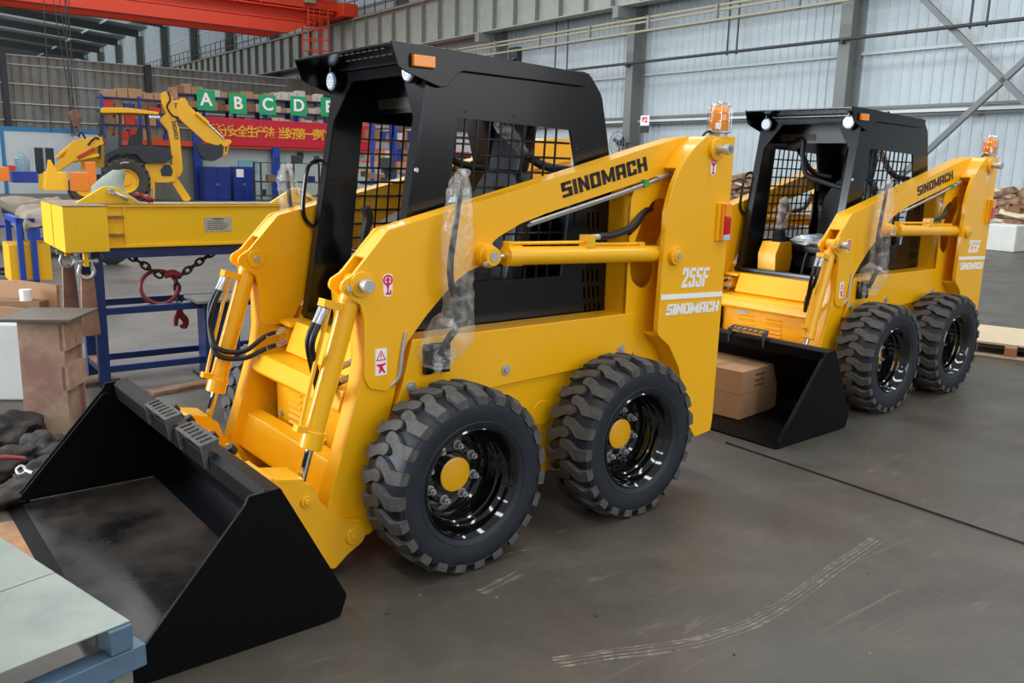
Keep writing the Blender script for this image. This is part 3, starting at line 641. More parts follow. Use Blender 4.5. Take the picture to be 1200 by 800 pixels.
def make_beacon(root):
    x, y = -1.705, .632
    b = MB().cyl((x, y, 1.806), (x, y, 1.83), .045, n=24).cyl((x, y, 1.826), (x, y, 1.836), .062, n=28).build('beacon', 'steel', root, .002)
    MB().lathe([(.046, 1.836), (.050, 1.845), (.050, 1.905), (.045, 1.938), (.030, 1.960), (0, 1.968)], 32, ax='z', c=(x, y, 0)).build('beacon_lens', 'amber', b)
    g = MB()
    for z, r in ((1.842, .060), (1.885, .060), (1.925, .058)):
        g.tube([(x+r*cos(2*pi*k/20), y+r*sin(2*pi*k/20), z) for k in range(20)], 0.0017, n=6, smooth=1, closed=True)
    for k in range(8):
        a = 2*pi*k/8; c, s = cos(a), sin(a)
        g.tube([(x+.060*c, y+.060*s, 1.836), (x+.060*c, y+.060*s, 1.92), (x+.055*c, y+.055*s, 1.95), (x+.035*c, y+.035*s, 1.972), (x, y, 1.980)], 0.0017, n=6)
    g.build('wire_cage', 'chrome', b)
    MB().box((x+.052, y+.035, 1.86), (.03, .012, .03)).build('label', 'white', b)
    MB().tube([(x+.03, y, 1.82), (x+.09, y, 1.83), (x+.12, y-.01, 1.80)], .006).build('cable', 'hose', b)

M1root, b1 = make_loader('skid_steer_loader', L1, A1, 'yellow skid steer loader nearest the camera with empty black bucket on the left')
make_cab(M1root); make_beacon(M1root)
M['floorwear'] = mat('worn_bucket_floor', (17, 16, 17), .30, spec=.5, vscale=1.7, col2=(76, 66, 58), mask=(.42, .72), bump=.1, bscale=60, rvar=.1)
M2root = copy_tree(M1root); M2root.location = (L2[0], L2[1], 0); M2root.rotation_euler = (0, 0, A2)
for o_ in [x for x in bpy.data.objects if x.parent == M2root and x.name.startswith('control_console')]:
    if o_.data.vertices[0].co.y < 0:
        MB().tube([(-.10, -.19, 1.20), (-.10, -.18, 1.27), (-.105, -.17, 1.35), (-.09, -.16, 1.42), (-.08, -.155, 1.46)], [.025, .04, .05, .045, .01], n=14, smooth=4, wob=.2).build('plastic_wrap', 'plastic', o_)
MB().tube([(-.34, -.34, 1.86), (-.30, -.19, 1.90), (-.29, -.17, 1.78), (-.30, -.13, 1.63), (-.33, -.02, 1.585), (-.36, .12, 1.545), (-.40, .30, 1.50)], .02, smooth=6).build('lap_bar', 'seat', M2root)
M2root['label'] = 'yellow skid steer loader farther back on the right with cardboard boxes in its bucket'
MB().prism([(1.39, .0125), (1.24, .0275), (.74, .0275), (.74, .026), (1.24, .026), (1.39, .011)], -.866, .866, fil=False).build('floor_plate', 'floorwear', b1)
wl = MB()
for k in range(120):
    yy = -.86+1.72*k/119; wl.blob((1.235, yy, .027), (.012, .018, .006), 1, .3, 2, k)
for y0 in (-.865, .865):
    w1 = MB()
    for k in range(60):
        xx = 1.30-.55*k/59; w1.blob((xx, y0, .03), (.016, .012, .010), 1, .3, 2, k)
    w1.build('weld_bead', 'tread', b1)
for yy in (-.55, -.2, .15, .5):
    MB().bb(1.12, 1.135, yy, yy+.03, .0274, .029).build('bolt_slot', 'hose', b1)
# ------------------------------------------------------------------ the hall
def concrete():
    m = bpy.data.materials.new('concrete_floor'); m.use_nodes = True; nt = m.node_tree; N = nt.nodes; L = nt.links; b = N['Principled BSDF']
    tc = N.new('ShaderNodeTexCoord')
    def noise_(sc, det=6, dist=0, rough=.6, st=None):
        mp = N.new('ShaderNodeMapping'); L.new(tc.outputs['Object'], mp.inputs[0])
        if st: mp.inputs['Scale'].default_value = st
        n = N.new('ShaderNodeTexNoise'); n.inputs['Scale'].default_value = sc; n.inputs['Detail'].default_value = det; n.inputs['Distortion'].default_value = dist; n.inputs['Roughness'].default_value = rough
        L.new(mp.outputs[0], n.inputs['Vector']); return n
    def ramp(src, stops):
        r = N.new('ShaderNodeValToRGB'); e = r.color_ramp.elements
        e[0].position, e[0].color = stops[0]; e[1].position, e[1].color = stops[-1]
        for p, c in stops[1:-1]: q = e.new(p); q.color = c
        L.new(src.outputs['Fac'], r.inputs[0]); return r
    def mix(a, bb, f, mode='MIX'):
        x = N.new('ShaderNodeMix'); x.data_type = 'RGBA'; x.blend_type = mode; x.inputs['Factor'].default_value = f if not hasattr(f, 'outputs') else 0
        if hasattr(f, 'outputs'): L.new(f.outputs[0], x.inputs['Factor'])
        L.new(a.outputs[2 if a.bl_idname == 'ShaderNodeMix' else 0], x.inputs['A']); L.new(bb.outputs[2 if bb.bl_idname == 'ShaderNodeMix' else 0], x.inputs['B']); return x
    base = ramp(noise_(.35, 4), [(.35, srgb(74, 67, 60)), (.5, srgb(84, 77, 69)), (.65, srgb(90, 84, 75))])
    mid = ramp(noise_(2.2, 8, .6), [(.3, srgb(48, 44, 39)), (.55, srgb(84, 77, 69)), (.75, srgb(112, 103, 90))])
    fine = ramp(noise_(26, 8, .2), [(.3, srgb(60, 56, 50)), (.7, srgb(94, 88, 79))])
    a = mix(base, mid, .55); a = mix(a, fine, .25)
    sc = ramp(noise_(5, 5, 2.2, .5, (.25, 1.6, 1)), [(.62, (0, 0, 0, 1)), (.70, (.35, .35, .35, 1))])
    li = N.new('ShaderNodeRGB'); li.outputs[0].default_value = srgb(126, 118, 106)
    a = mix(a, li, sc)
    st = ramp(noise_(1.1, 3, .5), [(.60, (0, 0, 0, 1)), (.72, (.5, .5, .5, 1))])
    dk = N.new('ShaderNodeRGB'); dk.outputs[0].default_value = srgb(58, 50, 44)
    a = mix(a, dk, st)
    L.new(a.outputs[2], b.inputs['Base Color'])
    spk = ramp(noise_(9, 10, .4, .75), [(.60, (0, 0, 0, 1)), (.78, (.8, .8, .8, 1))]); sp = N.new('ShaderNodeRGB'); sp.outputs[0].default_value = srgb(116, 109, 95)
    a = mix(a, sp, spk)
    gr = ramp(noise_(.5, 6, 1.0, .6), [(.42, (0, 0, 0, 1)), (.62, (.55, .55, .55, 1))]); gg = N.new('ShaderNodeRGB'); gg.outputs[0].default_value = srgb(68, 70, 62)
    a = mix(a, gg, gr)
    L.new(a.outputs[2], b.inputs['Base Color'])
    rr = ramp(noise_(1.6, 5), [(.3, (.34, .34, .34, 1)), (.7, (.58, .58, .58, 1))]); L.new(rr.outputs[0], b.inputs['Roughness'])
    n = noise_(14, 8); bp = N.new('ShaderNodeBump'); bp.inputs['Strength'].default_value = .25; bp.inputs['Distance'].default_value = .004
    L.new(n.outputs['Fac'], bp.inputs['Height']); L.new(bp.outputs[0], b.inputs['Normal'])
    return m
M['floor'] = concrete()
M['sheet'] = mat('wall_sheet', (186, 197, 202), .5, var=.05, vscale=2)
M['galv'] = mat('galvanised_partition', (132, 136, 132), .42, .35, vscale=.55, col2=(118, 112, 98), mask=(.42, .6))
M['girt'] = mat('girt_paint', (205, 212, 214), .5)
M['col'] = mat('steel_grey_paint', (118, 122, 120), .5)
M['darkcol'] = mat('dark_steel', (58, 60, 60), .5)
M['beamgrey'] = mat('runway_grey', (150, 155, 145), .55, var=.12, vscale=3)
M['crane'] = mat('crane_orange', (214, 62, 30), .5)
M['rust'] = mat('rusty_steel', (120, 84, 66), .62, vscale=5, col2=(158, 120, 96), mask=(.35, .65), bump=.3, bscale=30)
M['pedrust'] = mat('rusty_column', (150, 112, 98), .55, vscale=3.2, col2=(188, 160, 134), mask=(.38, .62), bump=.3, bscale=25)
M['bluepaint'] = mat('blue_steel', (24, 50, 104), .38, var=.15, vscale=7)
M['blue2'] = mat('bright_blue', (28, 66, 158), .4)
M['cabblue'] = mat('cabinet_blue', (26, 52, 140), .35, var=.1, vscale=4)
M['beamyel'] = mat('old_yellow', (240, 190, 10), .45, vscale=9, col2=(120, 95, 35), mask=(.66, .80), bump=.2, bscale=40)
M['beamtop'] = mat('scuffed_yellow', (150, 125, 90), .6, vscale=12, col2=(95, 78, 62), mask=(.4, .65))
M['card'] = mat('cardboard', (176, 135, 98), .8, var=.06, vscale=6)
M['card2'] = mat('cardboard_dark', (140, 104, 74), .8, var=.1, vscale=6)
M['card3'] = mat('pale_carton', (196, 190, 178), .8)
M['tape'] = mat('parcel_tape', (186, 150, 110), .25)
M['ink'] = mat('marker_ink', (30, 28, 28), .6)
M['rag'] = mat('greasy_cloth', (40, 36, 33), .8, vscale=6, col2=(72, 60, 52), mask=(.45, .7), bump=.8, bscale=14, bdist=.02)
M['canvas'] = mat('grey_canvas', (140, 128, 112), .85, var=.15, vscale=3, bump=.6, bscale=8, bdist=.02)
M['canvas2'] = mat('pale_green_sheet', (152, 160, 148), .7, var=.1, vscale=3)
M['concretewhite'] = mat('white_block', (212, 212, 206), .7, var=.08, vscale=4)
M['sheetmetal'] = mat('primer_sheet', (150, 158, 148), .38, .2, vscale=3, col2=(122, 130, 124), mask=(.35, .65), bump=.12, bscale=8)
M['framegrey'] = mat('dusty_tube', (124, 124, 114), .6, var=.15, vscale=10)
M['tableblue'] = mat('worn_blue_grey', (84, 108, 128), .45, var=.2, vscale=9)
M['wood'] = mat('pale_wood', (208, 190, 156), .7, var=.12, vscale=8, stretch=(1, 8, 8))
M['woodred'] = mat('reddish_wood', (176, 112, 80), .7, var=.15, vscale=8)
M['scrap'] = mat('scrap_wood', (160, 126, 100), .8, vscale=3, col2=(110, 80, 62), mask=(.4, .6))
M['dirt'] = mat('brown_heap', (150, 112, 92), .9, bump=.5, bscale=5)
M['banner'] = mat('banner_red', (196, 22, 48), .55)
M['bannertext'] = mat('banner_yellow', (232, 170, 45), .6)
M['orangepaint'] = mat('orange_paint', (240, 128, 22), .4)
M['rackorange'] = mat('rack_orange', (226, 78, 40), .5)
M['office'] = mat('office_white', (212, 220, 224), .5, var=.04, vscale=2)
M['container'] = mat('room_panel', (186, 196, 190), .5)
M['officeblue'] = mat('office_blue', (50, 130, 180), .5)
M['glassdark'] = mat('dark_window', (70, 82, 90), .2)
M['clutter'] = mat('dark_parts', (50, 52, 54), .6, var=.3, vscale=6)
M['bhyellow'] = mat('backhoe_yellow', (248, 184, 22), .4)
M['bhblack'] = mat('backhoe_black', (34, 38, 46), .4)
M['bhtyre'] = mat('backhoe_tyre', (72, 66, 60), .85, var=.2, vscale=4)
M['redstuff'] = mat('red_parts', (196, 50, 36), .5)
M['chain'] = mat('black_chain', (34, 28, 26), .45, .3)
M['hookred'] = mat('hook_red', (130, 26, 34), .4)
M['plywood'] = mat('plywood', (176, 128, 84), .7, vscale=3, col2=(120, 92, 74), mask=(.4, .65))
M['roofsheet'] = mat('roof_sheet', (110, 116, 116), .6)
M['asphalt'] = mat('road', (140, 142, 140), .8)

fl = MB().bb(-60, 26, -14, 140, -.2, 0).build('floor', 'floor'); place(fl, 0, 0); struct(fl)
# ribbed sheet wall on the right
def ribbed(n0, n1, z0, z1, pitch, deep, along='y', flat=.7):
    """sheet standing in the y-z plane (x = 0), ribs every pitch"""
    bm = MB(); v0 = []; y = n0; prof = []
    while y < n1:
        prof += [(0, y), (0, y+pitch*flat), (-deep, y+pitch*(flat+.08)), (-deep, y+pitch*.92)]; y += pitch
    prof.append((0, n1)); lo = []; hi = []
    for x, y in prof: lo.append(bm.bm.verts.new((x, y, z0))); hi.append(bm.bm.verts.new((x, y, z1)))
    for i in range(len(prof)-1): bm.bm.faces.new((lo[i], lo[i+1], hi[i+1], hi[i]))
    return bm
w = ribbed(-6, 136, 3.55, 15.5, .30, .035).build('wall_right', 'sheet', weld=False); place(w, 24.0, 0); struct(w)
w = ribbed(-6, 136, 0, 3.42, .30, .035).build('wall_right_lower', 'sheet', weld=False); place(w, 24.12, 0); struct(w)
for z, m, d in ((3.48, 'girt', .16), (3.62, 'col', .06), (5.17, 'girt', .10), (6.75, 'girt', .10), (8.4, 'col', .1), (10.5, 'girt', .1), (12.0, 'girt', .1)):
    o = MB().bb(-d, 0, -6, 136, z-.04, z+.04).build('wall_girt', m); place(o, 23.98, 0); struct(o)
o = MB().bb(-.05, .12, -6, 136, 3.36, 3.56).build('sheet_overlap_trim', 'col'); place(o, 23.95, 0); struct(o)
for k in range(14):
    u = 6.3+8.87*k
    c = MB()
    c.bb(-.62, -.60, -.19, .19, 0, 13.6).bb(-.02, 0, -.19, .19, 0, 13.6).bb(-.6, -.02, -.012, .012, 0, 13.6)
    c.bb(-1.45, -.6, -.15, .15, 7.05, 7.45)
    o = c.build('steel_column', 'col'); place(o, 23.85, u); struct(o)
    o = MB().cyl((-.55, 0, 5.52), (-.75, 0, 5.52), .05).bb(-.8, -.6, -.05, .05, 5.40, 5.46).build('pipe_bracket', 'darkcol'); place(o, 23.85, u); struct(o)
pipe = MB().cyl((0, -6, 5.52), (0, 135, 5.52), .05).build('wall_pipe', 'darkcol'); place(pipe, 23.15, 0); tag(pipe, 'long grey steel pipe running along the ribbed right wall', 'pipe')
# busbar rails under the runway
for dz, n in ((6.80, 22.1), (6.66, 22.1), (6.35, 22.0)):
    o = MB().bb(-.04, .04, 14, 80, dz-.03, dz+.03).build('crane_power_rail', mat('rail_cream', (150, 144, 116), .5) if 'rail' not in M else 'rail'); M['rail'] = o.data.materials[0]
    place(o, n, 0); tag(o, 'long cream conductor rail fixed under the grey crane runway beam', 'rail', 'conductor rails')
for u in range(16, 80, 3):
    o = MB().bb(-.05, .05, -.05, .05, 6.3, 6.85).build('rail_hanger', 'col'); place(o, 22.06, u); struct(o)
# X braces at the right
for (a, b) in (((1083, 0), (1200, 118)), ((1087, 177), (1200, 72))):
    A_ = BN(a[0], a[1], 23.3); B_ = BN(b[0], b[1], 23.3)
    sl_ = (B_[1]-A_[1])/(B_[0]-A_[0]); u0_, u1_ = 6.4, 15.1
    o = MB().bar((0, u0_, A_[1]+sl_*(u0_-A_[0])), (0, u1_, A_[1]+sl_*(u1_-A_[0])), .14, .14).build('wall_brace', 'col'); place(o, 23.3, 0); struct(o)
for (p, q_) in (((1133, 60), (1141, 0)), ((1152, 60), (1160, 0)), ((852, 60), (858, 0)), ((863, 60), (869, 0)), ((650, 90), (653, -5)), ((664, 85), (668, -5))):
    u, z = BN(p[0], p[1], 23.3); o = MB().cyl((0, u, 5.45), (0, u, 12), .03).build('conduit', 'darkcol'); place(o, 23.3, 0); struct(o)
# crane runway beam with stiffeners
rb = MB().bb(-.25, .25, 10, 118, 9.42, 9.46).bb(-.25, .25, 10, 118, 7.45, 7.50).bb(-.01, .01, 10, 118, 7.5, 9.42)
o = rb.build('crane_runway', 'beamgrey'); place(o, 22.8, 0); struct(o)
for k in range(72):
    o = MB().bb(-.22, -.01, -.012, .012, 7.5, 9.42).build('runway_stiffener', 'col'); place(o, 22.8, 11+1.5*k); struct(o)
o = MB().bb(-.04, .04, 10, 118, 9.46, 9.55).build('runway_rail', 'rust'); place(o, 22.7, 0); struct(o)
o = MB().bb(-.9, -.1, 10, 118, 9.50, 9.56).build('runway_walkway', 'darkcol'); place(o, 24.0, 0); struct(o)
rl = MB()
for z in (10.0, 10.55): rl.bb(-.02, .02, 10, 118, z-.02, z+.02)
for k in range(90): rl.bb(-.02, .02, 10+1.2*k, 10.04+1.2*k, 9.5, 10.55)
o = rl.build('walkway_railing', 'darkcol'); place(o, 23.0, 0); struct(o)
# partition across the hall
pt = ribbed(-20.5, 30, 0, 6.45, .42, .04); pt.xform(Matrix.Rotation(rad(-90), 4, 'Z'))
o = pt.build('wall_back_partition', 'galv', weld=False); place(o, 0, 50); struct(o)
for z in (6.42, 5.98, 5.06, 4.12, 3.3):
    o = MB().bb(-30, 20.5, -.10, -.04, z-.025, z+.025).build('partition_rail', 'girt'); place(o, 0, 50); struct(o)
for px, z1, w_ in ((7, 6.2, .26), (173, 5.6, .16), (176.5, 5.6, .16)):
    n, _ = BU(px, 110, 49.7); z1 = BU(px, 61 if px < 50 else 76, 49.7)[1]; z0_ = BU(px, 150 if px < 50 else 113, 49.7)[1]; o = MB().bb(-w_/2, w_/2, -.15, .05, z0_, z1).build('partition_post', 'bhblack'); place(o, n, 49.75); struct(o)
# beyond the partition: end wall, roof
e = ribbed(-26, 40, 0, 16, .6, .05); e.xform(Matrix.Rotation(rad(-90), 4, 'Z'))
o = e.build('wall_back', 'sheet', weld=False); place(o, 0, 136); struct(o)
def roofz(n): return 13.7+(24-n)*.075
for u0, u1 in [(6.3+8.87*k+7.2, 6.3+8.87*(k+1)+5.0) for k in range(6, 14)]:
    rs = MB().prism([(-42, roofz(-42)+.5), (24.2, roofz(24.2)+.5), (24.2, roofz(24.2)+.58), (-42, roofz(-42)+.58)], u0, u1)
    o = rs.build('roof_panel', 'roofsheet'); place(o, 0, 0); struct(o)
for k in range(6, 14):
    u = 6.3+8.87*k
    o = MB().prism([(23.5, roofz(24)-.25), (23.5, roofz(24)+.45), (-42, roofz(-42)+.45), (-42, roofz(-42)-.15)], -.15, .15).build('roof_rafter', 'darkcol'); place(o, 0, u); struct(o)
for k in range(8):
    n = 20-8*k; o = MB().bb(-.06, .06, 58, 136, roofz(n)+.32, roofz(n)+.5).build('roof_purlin', 'girt'); place(o, n, 0); struct(o)
# ------------------------------------------------------------------ overhead crane
cr = empty('overhead_crane', BW(22.4, 48, 9.5), BA, 'orange red double girder overhead travelling crane high on the left', 'crane')
def cz(px, py, u=48): p = BU(px, py, u); return (p[0]-22.4, p[1]-9.5)
MB().prism([(-45, .35), (-45, 1.05), (-1.0, 1.05), (-.3, .75), (-.3, .35)], -1.85, -1.1).prism([(-45, -1.05), (-45, -.45), (-2.6, -.45), (-2.0, -.45), (-3.2, -1.05)], -1.75, -1.1).prism([(-45, -.5), (-45, .4), (-.4, .4), (-.9, -.1), (-2.0, -.5)], -1.35, -1.1).build('girder', 'crane', cr)
MB().bb(-45, -1.6, -1.56, -1.1, -.38, -.30).bb(-45, -.6, -1.85, -1.05, .20, .28).build('girder_flange', 'crane', cr)
MB().prism([(-45, -.3), (-45, 1.05), (-1.0, 1.05), (-.3, .7), (-.3, .2), (-1.6, -.35), (-3.2, -.95), (-45, -.95)], 1.1, 1.5).build('girder', 'crane', cr)
MB().bb(-.4, .5, -2.6, 2.6, .06, .75).build('end_carriage', 'crane', cr, .03)
for yy in (-2.1, 2.1): MB().cyl((-.1, yy, .28), (.1, yy, .28), .27).build('carriage_wheel', 'darkcol', cr)
rl = MB()
for x in range(-20, 1): rl.bb(x*1.2-.02, x*1.2+.02, -1.98, -1.94, .2, 1.35)
rl.bb(-24, 0, -1.98, -1.94, 1.32, 1.37).bb(-24, 0, -1.98, -1.94, .8, .84); rl.build('guard_rail', 'crane', cr)
ld = MB()
for x in (-2.35, -1.2): ld.bb(x-.03, x+.03, -2.4, -2.34, -1.9, .25).bb(x-.03, x+.03, -1.6, -1.54, -1.9, .25)
for z in (-1.88, -1.3, -.7, -.1): ld.bb(-2.35, -1.2, -2.4, -2.35, z-.03, z+.03).bb(-2.35, -1.2, -1.6, -1.55, z-.03, z+.03)
for x in (-1.95, -1.6): ld.bb(x-.02, x+.02, -2.2, -2.16, -1.9, .25)
ld.build('ladder_cage', 'crane', cr)
MB().bb(-5.6, -3.6, -2.2, -1.7, .9, 1.55).build('hoist_box', 'rail', cr, .03)
MB().bb(-2.4, -1.8, -2.2, -1.7, .55, 1.15).build('control_box', 'rail', cr, .03)
# hook block on ropes
hk = empty('hook_block', BW(*[*(BU(88, 138, 40)[:1]), 40], BU(88, 138, 40)[1]), BA, 'rusty orange crane hook block hanging on long ropes above the backhoe loader', 'hook')
MB().cyl((0, -.14, .05), (0, .14, .05), .26, n=20).prism([(-.22, .1, .05), (-.12, -.35, .05), (.12, -.35, .05), (.22, .1, .05), (.1, .3, .05), (-.1, .3, .05)], -.17, .17).build('block', 'rust', hk, .02)
MB().tube([(0, 0, -.3), (.03, 0, -.45), (.12, 0, -.56), (.03, 0, -.68), (-.10, 0, -.62)], .05).build('hook', 'rust', hk)
for dx in (-.12, .0, .12): MB().cyl((dx, 0, .3), (dx*2.5-.4, 0, 7.2), .018, n=6).build('rope', 'darkcol', hk)
for i, (px, px2) in enumerate(((52, 60), (77, 84), (82, 86))):
    n, z = BU(px, 5, 40); n2, z2 = BU(px2, 160 if i else 155, 40)
    o = MB().cyl((n, 0, z+1), (n2, 0, z2), .02, n=6); o = solo(o, 'crane_cable', 'darkcol', BW(0, 40), BA, 'thin dark crane cable hanging down in front of the metal partition', 'cable', 'hanging crane cables')

# ------------------------------------------------------------------ site office at the left
def BR(px, py, u): return BU(px, py, u)
oz = 42; n1, zt = BU(118, 155, oz)
of = empty('site_office', BW(n1, oz), BA, 'white cabin office with blue edges behind the parts carts', 'office')
n0 = -4; top = 2.62
MB().bb(n0-n1, 0, 0, 3, 0, top).build('wall', 'office', of)
tr_ = MB().bb(n0-n1, .1, -.04, .02, top-.02, top+.14).bb(-.10, .06, -.05, .02, 0, top)
xm = BU(4, 180, oz)[0]-n1; tr_.bb(xm-.07, xm+.07, -.05, .02, 0, top)
tr_.build('trim', 'officeblue', of)
a = BU(38, 172, oz); b_ = BU(66, 205, oz)
wn = MB().bb(a[0]-n1, b_[0]-n1, -.06, .0, b_[1], a[1]).build('window', 'glassdark', of)
fr = MB()
for t in (0, .5, 1): x = a[0]-n1+(b_[0]-a[0])*t; fr.bb(x-.04, x+.04, -.09, -.05, b_[1], a[1])
for z in (a[1], b_[1]): fr.bb(a[0]-n1, b_[0]-n1, -.09, -.05, z-.03, z+.03)
fr.build('window_frame', 'office', wn)
gb = MB()
for k in range(1, 6): x = a[0]-n1+(b_[0]-a[0])*k/6; gb.bb(x-.008, x+.008, -.1, -.08, b_[1], a[1])
gb.build('window_bars', 'darkcol', wn)

# ------------------------------------------------------------------ mezzanine store with red banner and lettered racks
u = 36.0
nA = BU(231, 200, u)[0]
rmn0, rmn1 = BU(237, 200, u)[0], BU(387, 200, u)[0]+9
o = MB().bb(rmn0, rmn1, .3, 6, 0, 2.12).build('storeroom_wall', 'container'); place(o, 0, u); struct(o)
o = MB().bb(BU(190, 180, u)[0], nA, .1, 3, 0, 2.3).build('partition_board', mat('grey_green_board', (134, 138, 126), .6)); place(o, 0, u); struct(o)
o = MB().bb(BU(168, 170, u)[0], rmn1+10, -.1, 7, 2.12, 2.32).build('mezzanine_deck', 'rackorange'); place(o, 0, u); struct(o)
for px, w_ in ((231, .32), (322, .3)):
    n = BU(px, 200, u)[0]
    o = MB().bb(-w_/2, w_/2, -.15, .1, 0, 3.4 if px < 300 else 2.2).build('mezzanine_post', 'blue2'); place(o, n, u-.1); struct(o)
# banner
bn0, bn1 = BU(228, 150, u-.2)[0], BU(440, 150, u-.2)[0]
BZ = 1; bz0, bz1 = BU(300, 171, u-.2)[1], BU(300, 140, u-.2)[1]
bn = MB().bb(0, bn1-bn0, 0, .03, 0, bz1-bz0); bo_ = bn.build('red_banner', 'banner'); place(bo_, bn0, u-.2, bz0); tag(bo_, 'red banner with yellow Chinese characters hung below the lettered racks', 'banner')
RX = Matrix.Rotation(rad(90), 4, 'X')
t0 = BU(243, 155, u-.2)[0]-bn0; chars = '遵守安全生产法 当好第一责任人'
cw = (BU(316, 155, u-.2)[0]-BU(262, 155, u-.2)[0])/5
x = BU(262, 155, u-.2)[0]-bn0-cw*1.5
for i, ch in enumerate(chars):
    if ch != ' ':
        font_mesh(ch, .50, 'bannertext', 'banner_character', bo_, Matrix.Translation((x+cw*.5, -.012, (bz1-bz0)*.5)) @ RX, bold=.010, extr=.008)
    x += cw if ch != ' ' else cw*.5
# racks A to E
signs = (('A', 236), ('B', 273), ('C', 307.5), ('D', 343.5), ('E', 378.5))
def carton(x0, x1, y0, y1, z0, z1, n, u_, m, lab, grp):
    mb = MB().bb(-(x1-x0)/2, (x1-x0)/2, 0, y1-y0, 0, z1-z0)
    o = mb.build('cardboard_box', m); place(o, n+(x0+x1)/2, u_+y0, z0); return tag(o, lab, 'box', grp)
for i, (ch, px) in enumerate(signs):
    us = 38.2
    n, z = BU(px, 121+i*1.3 if i else 118, us)
    s = MB().bb(-.38, .38, -.03, 0, -.42, .42).build('aisle_sign', 'green'); place(s, n, us-.6, z); tag(s, 'green hanging aisle sign with white letter %s' % ch, 'sign')
    font_mesh(ch, .72, 'white', 'sign_letter', s, Matrix.Translation((0, -.045, 0)) @ RX, bold=.018, extr=.008)
    r = empty('storage_rack', BW(n-.55, us), BA, 'blue and orange storage rack on the upper deck behind sign %s' % ch, 'rack', 'storage racks on the upper deck')
    zt = z+.32
    up = MB()
    for x in (-.72, .62):
        for y in (.0, 1.0): MB().bb(x-.05, x+.05, y-.05, y+.05, 2.32, zt).build('upright', 'blue2', r)
    for zz in (zt-.06, zt-.62, zt-1.2): MB().bb(-.72, .62, -.04, 1.04, zz-.05, zz).build('shelf', 'bluepaint', r)
    for row, zz in enumerate((zt-.06, zt-.62, zt-1.2)):
        x = -.68
        while x < .5:
            w_ = rnd.uniform(.22, .42); h = rnd.uniform(.2, .36) if row else rnd.uniform(.18, .42)
            carton(x, x+w_-.02, .02, .5, zz, zz+h, n-.55, us, rnd.choice(['card', 'card', 'card2', 'card3']) if i < 3 else rnd.choice(['card', 'card3', 'card3']),
                   'small carton stored on the rack behind green sign %s' % ch, 'cartons behind sign %s' % ch)
            x += w_
# nearer racks left of A, behind the backhoe, with red and brown goods
rk = empty('storage_rack', BW(BU(165, 150, 37)[0], 37), BA, 'blue storage rack with red parts behind the backhoe cab', 'rack')
for x in (-1.4, 0, 1.3): MB().bb(x-.05, x+.05, -.05, .05, 2.32, 4.0).build('upright', 'blue2', rk)
for z in (3.92, 3.4, 2.9): MB().bb(-1.4, 1.3, -.05, .9, z-.05, z).build('shelf', 'bluepaint', rk)
for row, z in enumerate((3.92, 3.4, 2.9, 2.32)):
    x = -1.3
    while x < 1.1:
        w_ = rnd.uniform(.3, .55)
        mb = MB().bb(0, w_-.03, 0, .6, 0, rnd.uniform(.2, .42)); m = 'card' if row == 0 else rnd.choice(['redstuff', 'card2', 'card2', 'card', 'cabblue'])
        o = mb.build('storage_box', m); place(o, BU(165, 150, 37)[0]+x, 37.05, z); tag(o, 'box stored on the rack behind the backhoe cab', 'box', 'boxes behind the backhoe cab'); x += w_
# cabinets in front of the storeroom
for (x0, x1, lab, pan) in ((238, 272, 'dark blue steel two door cabinet left of the pair', 0), (273, 300, 'dark blue steel cabinet with white notice, right of the pair', 1)):
    uu = 35.0; a = BU(x0, 195, uu); b_ = BU(x1, 233, uu); h = a[1]
    c = empty('steel_cabinet', BW(a[0], uu), BA, lab, 'cabinet')
    wd = b_[0]-a[0]
    MB().bb(0, wd-.04, 0, .55, 0, h).build('body', 'cabblue', c, .01)
    for k in (0, 1): d_ = MB().bb(.04+k*(wd-.1)/2, .02+(k+1)*(wd-.1)/2, -.02, 0, .06, h-.05).build('door', 'cabblue', c, .005); MB().bb(wd/2-.04+k*.06-.02, wd/2-.02+k*.06-.02, -.04, -.02, h*.45, h*.52).build('handle', 'steel', d_)
    if pan: MB().bb(.12, .42, -.024, -.02, h-.42, h-.1).build('notice', 'white', c)
# blue vent and black meter on the storeroom wall
a = BU(291, 192, 36.2); o = MB().bb(-.4, .4, -.03, 0, -.25, .25)
o = solo(o, 'wall_poster', mat('pale_blue_poster', (130, 180, 190), .6), BW(a[0], 36.25, a[1]-.1), BA, 'pale blue striped notice on the storeroom wall above the cabinets', 'poster')
a = BU(352, 182, 36.2); solo(MB().bb(-.13, .13, -.08, 0, -.13, .13), 'meter_box', 'bhblack', BW(a[0], 36.25, a[1]), BA, 'small black meter box on the pale storeroom wall', 'box')
# workbench clutter between the cabinets and the cab
def clutter(px0, px1, py0, py1, u_, k, cols, name, lab, cat, grp, size=(.2, .5), z0=None):
    for i in range(k):
        px = rnd.uniform(px0, px1); py = rnd.uniform(py0, py1); n, z = BU(px, py, u_)
        s_ = rnd.uniform(*size); 
        mb = MB().bb(-s_/2, s_/2, -s_/3, s_/3, 0, s_*rnd.uniform(.5, .9))
        if rnd.random() < .4: mb = MB().cyl((0, 0, 0), (0, 0, s_*.8), s_*.4, n=12)
        o = mb.build(name, rnd.choice(cols), None, .01); place(o, n, u_+rnd.uniform(-.2, .2), max(0, z) if z0 is None else z0, rnd.uniform(-.4, .4)); tag(o, lab, cat, grp)
wb = empty('workbench', BW(BU(305, 215, 33)[0], 33), BA, 'dark steel workbench with machine parts beside the blue cabinets', 'workbench')
MB().bb(0, 4.2, 0, .8, .80, .85).build('worktop', 'darkcol', wb)
MB().bb(0, 4.2, 0, .8, 1.55, 1.58).build('upper_shelf', 'darkcol', wb)
